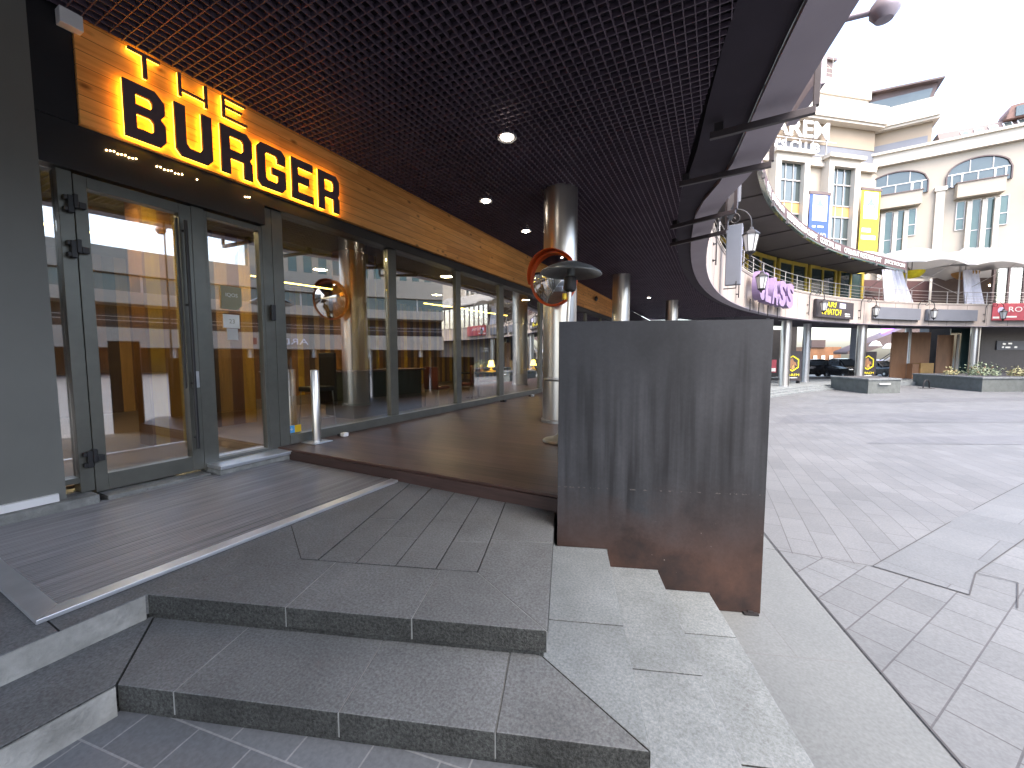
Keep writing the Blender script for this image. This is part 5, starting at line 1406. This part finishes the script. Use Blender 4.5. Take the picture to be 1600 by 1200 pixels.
def curtain(label, a0, a1, b0, b1, z0, z1):
    t = thing('curtain', label, 'curtain', on_ring(49.5, (a0 + a1) / 2, z0), 'white curtains on the balcony')
    N = 48; vs = []; fs = []
    for th in (0, .04):
        for i in range(N + 1):
            u = i / N
            for j, v in enumerate((0, .25, .5, .75, 1)):
                a = (a0 + (a1 - a0) * u) * v + (b0 + (b1 - b0) * u) * (1 - v)
                r = 49.5 + .14 * math.sin(u * 34) * (.5 + .5 * v) + .06 * math.sin(u * 61 + v * 2) + th - .35 * math.sin(v * 2.2) * 0
                vs.append(on_ring(r, a, z0 + (z1 - z0) * v + .1 * math.sin(u * 5) * (1 - v)))
    K = (N + 1) * 5
    for s_ in (0, 1):
        for i in range(N):
            for j in range(4):
                q = (i * 5 + j, (i + 1) * 5 + j, (i + 1) * 5 + j + 1, i * 5 + j + 1)
                fs.append(tuple(k + s_ * K for k in (q if s_ else q[::-1])))
    b = MB(); b.add(vs, fs); b.build('cloth', 'sheet', t, True)
    MB().tube([on_ring(49.5, a0, z1), on_ring(49.5, a1, z1)], .04, 6).build('curtain_rail', 'railm', t)
curtain('wide white curtain tied at the end of the lettered canopy', 134.6, 131.6, 134.0, 129.5, 6.55, 9.5)
curtain('narrow white curtain before the glass room', 122.9, 121.1, 122.3, 119.9, 6.5, 9.9)
t = thing('balcony_lounge', 'dark red lounge room under the white parasols', 'lounge', on_ring(56, 125, 6.3))
MB().arc(CC, 55.8, 56.0, 6.3, 10.0, 118.7, 133.5, 10).build('back_wall', 'lounge', t)
MB().arc(CC, 54.9, 55.6, 6.301, 7.3, 120, 130, 8).build('sofa', 'redch', t)
MB().arc(CC, 54.4, 54.9, 8.0, 8.5, 126, 130, 8).build('pelmet', 'brown', t)
gr = thing('glass_room', 'glass walled balcony room with brown posts and white tent roof', 'glass room', on_ring(51, 112, 6.3))
for k in range(10):
    a = 118.4 - k * 1.75
    MB().arc(CC, 49.9, 50.1, 6.3, 10.3, a - .12, a + .12, 1).build('post', 'brown', gr)
MB().arc(CC, 49.97, 50.02, 6.4, 10.25, 100, 118.25, 10).build('glass_wall', 'glassd', gr)
MB().arc(CC, 55.5, 55.6, 6.3, 10.3, 100, 118.6, 10).build('back_wall', 'brown', gr)
MB().arc(CC, 49.85, 50.15, 10.301, 10.6, 100, 118.7, 10).build('beam', 'brown', gr)
b = MB(); N = 14
vs = []
for i in range(N + 1):
    a = 119.0 - 20 * i / N
    for r, z in ((49.5, 10.62), (49.5, 10.72), (53.5, 13.2), (57.5, 10.72), (57.5, 10.62)):
        zz = z if z < 13 else 13.2 - (.9 if i == 0 else 0)
        vs.append(on_ring(r, a, zz))
fs = [(i * 5 + j, (i + 1) * 5 + j, (i + 1) * 5 + (j + 1) % 5, i * 5 + (j + 1) % 5) for i in range(N) for j in range(5)] + [(0, 1, 2, 3, 4), tuple(N * 5 + k for k in range(5))[::-1]]
b.add(vs, fs); b.build('roof', 'tent', gr)
for k in range(8):
    p = on_ring(52.5, 117.4 - k * 2, 8.6 + .35 * (k % 3))
    o = MB().lathe([(.001, -.12), (.1, -.06), (.12, 0), (.1, .06), (.001, .12)], p, 12).build('pendant_bulb', 'warm', gr, True)

# ---------------------------------------------------------------- big pale building behind
big = thing('pale_building', 'tall cream building with arched windows and stepped roof terraces', 'building', (18, 70, 0))
K = Vector((18., 70., 0))
dR = Vector((.995, -.097, 0)).normalized(); nR = Vector((dR.y, -dR.x, 0)).normalized()
dL = Vector((-.78, -.62, 0)).normalized(); nL = Vector((-dL.y, dL.x, 0)).normalized()
if nR.y > 0: nR = -nR
if nL.y > 0: nL = -nL
def slab(b, d, n, u0, u1, z0, z1, o0, o1):
    """box on a wing wall: u along it, o outwards from its face"""
    c = K + d * ((u0 + u1) / 2) + n * ((o0 + o1) / 2) + Z3 * ((z0 + z1) / 2)
    b.obox(c, d * (abs(u1 - u0) / 2), n * (abs(o1 - o0) / 2), Z3 * (abs(z1 - z0) / 2)); return b
def bpart(name, d, n, rects, m, par=None, bevel=0):
    b = MB()
    for r_ in rects: slab(b, d, n, *r_)
    return b.build(name, m, par or big, False, bevel)
# right wing
bpart('right_wall', dR, nR, [(-4, 42, 6.5, 26.0, -4, 0)], 'cream')
bpart('base_wall', dR, nR, [(6, 42, -2, 6.499, -4, -.2)], 'dim')
for u in (-3, 8, 20):
    bpart('pier', dL, nL, [(u + 2.2, u + 3.2, -2, 6.499, -2, -1)], 'dim')
bpart('cornice', dR, nR, [(-.9, 42, 26.0, 26.25, -4, .55), (-.6, 42, 26.2505, 27.45, -4, .3), (-1.0, 42, 27.4505, 27.75, -4, .6)], 'cornice')
bpart('pilaster', dR, nR, [(5.6, 6.4, 6.5, 21.7, .003, .3), (5.45, 6.55, 21.7005, 22.2, .003, .42)], 'cornice')
def arch_window(u0, u1, zs, zt, zb):
    n = 16
    arc_ = [(u0 + (u1 - u0) * k / n, zs + (zt - zs) * math.sqrt(max(0, 1 - (2 * k / n - 1) ** 2))) for k in range(n + 1)]
    base = [(u1, zb), (u0, zb)]
    org = K
    w_ = shape('window', [arc_ + base], .06, org + nR * .002, dR, Z3, nR, 'paneb', big)
    ring_ = [(u0 - .12, zb)] + [(u0 - .12 + (u1 - u0 + .24) * k / n, zs + (zt - zs + .14) * math.sqrt(max(0, 1 - (2 * k / n - 1) ** 2))) for k in range(n + 1)] + [(u1 + .12, zb)]
    shape('arch_frame', [ring_, [(p[0], p[1]) for p in (arc_ + [(u1, zb + .003), (u0, zb + .003)])]], .22, org + nR * .003, dR, Z3, nR, 'brown', w_)
    tz = zs + .05
    bars = [(u0 + .01, u1 - .01, tz, tz + .12, .063, .14)]
    for f_ in (.25, .5, .75):
        u = u0 + (u1 - u0) * f_; bars.append((u - .05, u + .05, zb, tz - .001, .063, .13))
    for f_ in (.36, .72):
        u = u0 + (u1 - u0) * f_; top = zs + (zt - zs) * math.sqrt(1 - (2 * f_ - 1) ** 2); bars.append((u - .04, u + .04, tz + .121, top, .063, .13))
    bpart('mullion', dR, nR, bars, 'railm', w_)
    for f_ in (.16, .84):
        u = u0 + (u1 - u0) * f_
        bpart('door_frame', dR, nR, [(u - .42, u + .42, zb, zb + .12, .064, .16)] + [(u + s_ * .42 - .06, u + s_ * .42 + .06, zb + .1205, zb + 1.55, .064, .16) for s_ in (-1, 1)] + [(u - .36, u + .36, zb + 1.43, zb + 1.55, .064, .16)], 'fabric', w_)
    bpart('balcony', dR, nR, [(u0 + .7, u1 - .6, 20.35, 22.0, .004, 1.1)], 'cream')
    bpart('balcony_coping', dR, nR, [(u0 + .6, u1 - .5, 22.0005, 22.12, .004, 1.2)], 'brown')
arch_window(-1.1, 4.8, 23.3, 24.95, 21.9)
arch_window(6.5, 11.7, 23.3, 24.95, 21.9)
arch_window(13.6, 19.0, 23.3, 24.95, 21.9)
def tall_window(u0, u1, z0, z1):
    w_ = bpart('window', dR, nR, [(u0, u1, z0, z1, .002, .05)], 'tile_g')
    bpart('frame', dR, nR, [(u0 - .08, u0, z0 - .08, z1 + .08, .002, .12), (u1, u1 + .08, z0 - .08, z1 + .08, .002, .12), (u0, u1, z1, z1 + .08, .002, .12), (u0, u1, z0 - .08, z0, .002, .12), (u0 + .001, u1 - .001, z0 + (z1 - z0) * .38, z0 + (z1 - z0) * .38 + .1, .051, .11)], 'railm', w_)
for base in (-.2, 7.55, 14.4):
    for k, (du, dz) in enumerate(((0, 16.75), (1.28, 14.2), (2.42, 14.2), (3.5, 16.8))):
        tall_window(base + du, base + du + .62, dz, 20.05)
    bpart('window_pier', dR, nR, [(base + q, base + q + .42, 6.5, 19.9, .003, .45) for q in (.76, 2.0, 3.0)], 'cornice')
# left wing
bpart('left_wall', dL, nL, [(-3, 34, 6.5, 25.2, -4, 0)], 'cream')
bpart('cornice', dL, nL, [(.8, 34, 25.2, 25.6, -4, .5), (.5, 34, 25.6005, 26.3, -4, .35)], 'cornice')
bpart('grey_band', dL, nL, [(.7, 34, 26.301, 28.1, -4, -.1)], 'greypanel')
bpart('upper_wall', dL, nL, [(.7, 34, 28.101, 30.6, -4, -.05)], 'tan')
bpart('terrace_parapet', dL, nL, [(.4, 34, 30.601, 30.9, -4.5, .9), (.2, 34, 30.901, 33.1, -4.5, 1.1)], 'cornice')
bpart('terrace_wall', dL, nL, [(1.5, 34, 33.101, 34.5, -8, -2.4)], 'paneb')
bpart('terrace_post', dL, nL, [(1.2 + k * 1.6, 1.4 + k * 1.6, 33.101, 34.5, -2.39, -2.2) for k in range(16)], 'railm')
bpart('roof_parapet', dL, nL, [(1.0, 34, 34.501, 34.9, -8, -.9), (.8, 34, 34.901, 36.9, -8, -.7)], 'cornice')
bpart('roof_hut', dL, nL, [(5.0, 14, 36.901, 40.4, -8, -2.6), (4.7, 14.2, 40.401, 40.7, -8.2, -2.3)], 'brown')
b = MB()
for u in (4.0, 5.4, 6.8, 8.2, 9.6):
    b.tube([K + dL * u - nL * 1.0 + Z3 * 36.9, K + dL * u - nL * 1.0 + Z3 * 38.3], .04, 6)
b.tube([K + dL * 4 - nL * 1.0 + Z3 * 38.2, K + dL * 11 - nL * 1.0 + Z3 * 38.2], .04, 6)
b.tube([K + dL * 4 - nL * 1.0 + Z3 * 37.6, K + dL * 11 - nL * 1.0 + Z3 * 37.6], .03, 6)
b.tube([K + dL * 6.6 - nL * 1.2 + Z3 * 36.9, K + dL * 6.6 - nL * 1.2 + Z3 * 41.2], .03, 6)
b.tube([K + dL * 5.2 - nL * 1.2 + Z3 * 37.4, K + dL * 7.6 - nL * 1.2 + Z3 * 38.8], .03, 6)
b.build('roof_railing', 'cornice', big)
# projecting window bays
def bay(u0, u1, z0, z1, par=None):
    bpart('bay', dL, nL, [(u0 - .75, u0, 6.5, z1 + .9, .003, 1.1), (u1, u1 + .75, 6.5, z1 + .9, .003, 1.1), (u0 + .001, u1 - .001, z1, z1 + .9, .003, 1.1)], 'cornice')
    bpart('bay_cornice', dL, nL, [(u0 - 1.1, u1 + 1.1, z1 + .901, z1 + 1.35, .004, 1.5)], 'cornice')
    w_ = bpart('window', dL, nL, [(u0 + .002, u1 - .002, z0, z1 - .002, .004, .5)], 'paneb')
    n_ = 3
    bars = [(u0 + (u1 - u0) * k / n_ - .05, u0 + (u1 - u0) * k / n_ + .05, z0, z1 - .003, .501, .58) for k in range(1, n_)]
    bars += [(u0 + .003, u1 - .003, z0 + h, z0 + h + .14, .5815, .64) for h in (2.3, 5.0, 6.4, 9.0)]
    bpart('mullion', dL, nL, bars, 'railm', w_)
    bpart('blind', dL, nL, [(u0 + .003, u1 - .003, z0 + 5.15, z0 + 6.39, .502, .56)], 'woodl', w_)
bay(4.85, 8.15, 14, 25.1)
bay(12.5, 15.9, 14, 25.1)
bay(20.5, 24, 14, 25.1)
# penthouse level over the right wing
bpart('upper_wall', dR, nR, [(-1.2, 5.0, 27.751, 30.6, -5, -.4)], 'tan')
bpart('grey_band', dR, nR, [(-1.0, 4.6, 27.752, 28.95, -.39, -.3)], 'greypanel')
bpart('terrace_parapet', dR, nR, [(-1.5, 5.5, 30.601, 30.9, -5, .3), (-1.6, 5.4, 30.901, 33.15, -5, .5)], 'cornice')
pw = shape('penthouse', [[(-1.7, 33.16), (4.9, 33.16), (5.3, 35.3), (-1.8, 35.9)]], 3.5, K - nR * 4.2, dR, Z3, nR, 'brown', big)
shape('window', [[(-1.3, 33.3), (4.5, 33.3), (4.85, 34.75), (-1.4, 34.95)]], .08, K - nR * .699, dR, Z3, nR, 'paneb', pw)
shape('roof', [[(-2.0, 35.901), (5.7, 35.301), (5.75, 35.5), (-2.0, 36.15)]], 4.6, K - nR * 4.6, dR, Z3, nR, 'brown', pw)
# mansard to the right
mb = MB()
for u0, u1 in ((5.7, 12.2), (12.21, 42)):
    p = [K + dR * u + n_ for u, n_ in ((u0, Z3 * 27.755 - nR * .2), (u1, Z3 * 27.755 - nR * .2), (u1, Z3 * 29.1 - nR * 1.4), (u0, Z3 * (29.3) - nR * 1.4))]
    q = [v - nR * 3 for v in p]
    mb.add(p + q, [(0, 1, 2, 3), (7, 6, 5, 4), (0, 4, 5, 1), (1, 5, 6, 2), (2, 6, 7, 3), (3, 7, 4, 0)])
mb.build('mansard_roof', 'brown', big)
for k in range(8):
    u = 7.6 + k * 1.12 + (.05 if k > 1 else 0)
    c = K + dR * (u + .35) - nR * .68 + Z3 * 28.32; up_ = (Z3 * 1.4 - nR * 1.2).normalized(); ou = (nR * 1.4 + Z3 * 1.2).normalized()
    w_ = MB().obox(c + ou * .05, dR * .36, up_ * .48, ou * .05).build('roof_window', 'fabric', big)
    MB().obox(c + ou * .105, dR * .28, up_ * .40, ou * .004).build('pane', 'paneb', w_)
dh = shape('dormer', [[(0, 0), (.35, 1.45), (7, 1.9), (7, 0)]], 3, K + dR * 11.1 - nR * 3.4 + Z3 * 28.9, dR, Z3, nR, 'brick', big)
bpart('window', dR, nR, [(11.8, 16, 29.0, 30.1, -.399, -.3)], 'paneb', dh)

# letters on the left wing
sg = thing('club_letter_sign', 'cream letter sign with two lines standing on the cornice of the left wing', 'sign', K + dL * 12 + Z3 * 27)
def left_text(body_, u_left, u_right, z, h, m, off, sgm, bold=.0, depth=.1):
    text('lettering', body_, abs(u_left - u_right), h, K + dL * u_left + nL * off + Z3 * z, -dL, Z3, nL, m, sgm, depth, bold=bold)
left_text('HAREM', 19.3, 8.9, 28.25, 2.0, 'fabric', .75, sg, .02)
left_text("MEN'S CLUB", 19.8, 10.2, 26.55, 1.15, 'fabric', .75, sg, .01)
b = MB()
for u in (9, 11, 13, 15, 17): b.obox(K + dL * u + nL * .6 + Z3 * 27.6, dL * .05, nL * .05, Z3 * 1.3)
b.obox(K + dL * 13.5 + nL * .6 + Z3 * 28.1, dL * 6, nL * .04, Z3 * .05)
b.obox(K + dL * 13.5 + nL * .6 + Z3 * 26.4, dL * 6, nL * .04, Z3 * .05)
b.build('frame', 'railm', sg)
# banners
def emblem(org, rt, nn, s_, par):
    shape('emblem', [[(s_ * (.36 * math.cos(R(k))), s_ * (.08 + .36 * math.sin(R(k)))) for k in range(-20, 201, 20)] + [(s_ * (.24 * math.cos(R(k))), s_ * (.05 + .2 * math.sin(R(k)))) for k in range(180, -1, -20)]], .01, org, rt, Z3, nn, 'inkblue', par)
    shape('emblem', [[(s_ * .14 * math.cos(R(k)), s_ * (.4 + .26 * math.sin(R(k)))) for k in range(0, 360, 30)]], .014, org, rt, Z3, nn, 'inkblue', par)
    for dx in (-.33, .33):
        shape('emblem', [[(s_ * (dx - .05), s_ * -.2), (s_ * (dx + .05), s_ * -.2), (s_ * (dx + .04), s_ * .12), (s_ * (dx - .04), s_ * .12)]], .012, org, rt, Z3, nn, 'inkblue', par)
bb = thing('blue_banner', 'blue hanging banner with white emblem square between the window bays', 'banner', K + dL * 10.3 + Z3 * 15)
u0, u1 = 12.0 - .05, 8.55
slab_b = MB(); slab(slab_b, dL, nL, u1 + .1, u0 - .3, 12, 21.4, 1.15, 1.2); slab_b.build('cloth', 'blue', bb)
slab_b = MB(); slab(slab_b, dL, nL, u1 + .5, u0 - .75, 18.2, 21.3, 1.203, 1.22); slab_b.build('white_square', 'fabric', bb)
slab_b = MB(); slab(slab_b, dL, nL, u1, u0 - .2, 21.401, 21.75, 1.1, 1.25); slab_b.build('rod', 'brown', bb)
emblem(K + dL * 10.15 + nL * 1.222 + Z3 * 19.6, -dL, nL, 1.9, bb)
for u_, L_ in ((10.9, .5), (9.9, .9)):
    sb2 = MB(); slab(sb2, dL, nL, u_ - L_ / 2, u_ + L_ / 2, 17.4, 17.6, 1.203, 1.215); sb2.build('small_print', 'fabric', bb)
left_text('DEMO', 11.2, 9.0, 15.9, .85, 'fabric', 1.205, bb, 0, .01)
left_text('12', 9.8, 8.9, 14.5, .7, 'fabric', 1.205, bb, 0, .01)
yb = thing('yellow_banner', 'yellow hanging banner with white emblem square left of the arched windows', 'banner', K + dL * 2 + Z3 * 15)
slab_b = MB(); slab(slab_b, dL, nL, 1.05, 4.0, 13, 22.4, 1.3, 1.36); slab_b.build('cloth', 'ybanner', yb)
slab_b = MB(); slab(slab_b, dL, nL, 1.4, 3.6, 18.9, 22.2, 1.363, 1.38); slab_b.build('white_square', 'fabric', yb)
slab_b = MB(); slab(slab_b, dL, nL, .9, 4.1, 22.401, 22.7, 1.25, 1.42); slab_b.build('rod', 'brown', yb)
emblem(K + dL * 2.5 + nL * 1.382 + Z3 * 20.2, -dL, nL, 1.9, yb)
for u0_, u1_, z_ in ((2.3, 3.7, 17.2), (1.5, 3.75, 16.3)):
    sb2 = MB(); slab(sb2, dL, nL, u0_, u1_, z_, z_ + .5, 1.363, 1.375); sb2.build('small_print', 'fabric', yb)

# ---------------------------------------------------------------- the opposite side of the square, mirrored in the shop glass
op = thing('opposite_building', 'curved building on the far side of the square mirrored in the glass', 'building', (50, 10, -1.6))
OX = 44
def ob(name, x0, x1, y0, y1, z0, z1, m, par=None):
    return MB().box(x0, x1, y0, y1, z0, z1).build(name, m, par or op)
for nm, o0, z0, z1, m in (('lower_band', 0, 2.2, 4.2, 'cream'), ('balcony_back', 3, 4.2, 6.6, 'dim'), ('middle_band', -.6, 6.6, 7.8, 'cream'), ('window_strip', 1.2, 7.8, 9.7, 'paneb'), ('upper_band', .4, 9.7, 12.2, 'cream'), ('arcade_back', 6, -1.7, 2.2, 'dim')):
    MB().arc((-10, 8), 54 + o0, 66, z0 + .001, z1, -42, 48, 40).build(nm, m, op)
MB().arc((-10, 8), 56, 66, 12.201, 15.5, 22, 48, 20).build('top_storey', 'tile_g', op)
b = MB()
for k in range(22): b.arc((-10, 8), 55.1, 55.25, 7.801, 9.699, -40 + k * 4, -39.8 + k * 4, 1)
b.build('mullion', 'railm', op)
b = MB()
for k in range(14): b.arc((-10, 8), 55.8, 55.99, 12.201, 15.5, 22.3 + k * 1.85, 23.1 + k * 1.85, 1)
b.build('wall_pier', 'cream', op)
for z in (5.3, 4.9): MB().tube([(-10 + 54.1 * math.cos(R(q)), 8 + 54.1 * math.sin(R(q)), z) for q in range(-42, 49, 3)], .035, 5).build('railing', 'railm', op)
for k in range(12):
    q = R(-38 + 7.5 * k)
    MB().lathe([(.36, 0), (.36, 3.9)], (-10 + 55.2 * math.cos(q), 8 + 55.2 * math.sin(q), -1.7), 16).build('column', 'steel_d', op, True)
t_ = R(27); c = Vector((-10 + 53.9 * math.cos(t_), 8 + 53.9 * math.sin(t_), 2.8)); rt = Vector((math.sin(t_), -math.cos(t_), 0)); nn = Vector((-math.cos(t_), -math.sin(t_), 0))
text('lettering', 'ARD', 3.2, .75, c - rt * 1.6, rt, Z3, nn, 'fabric', op, .1)
for k in range(6):
    MB().obox(c + rt * (4.4 + .75 * k) + nn * .05 + Z3 * (.35 + .1 * (k % 2)), rt * .27, nn * .05, Z3 * (.4 - .06 * (k % 3))).build('red_letter', 'redch', op)
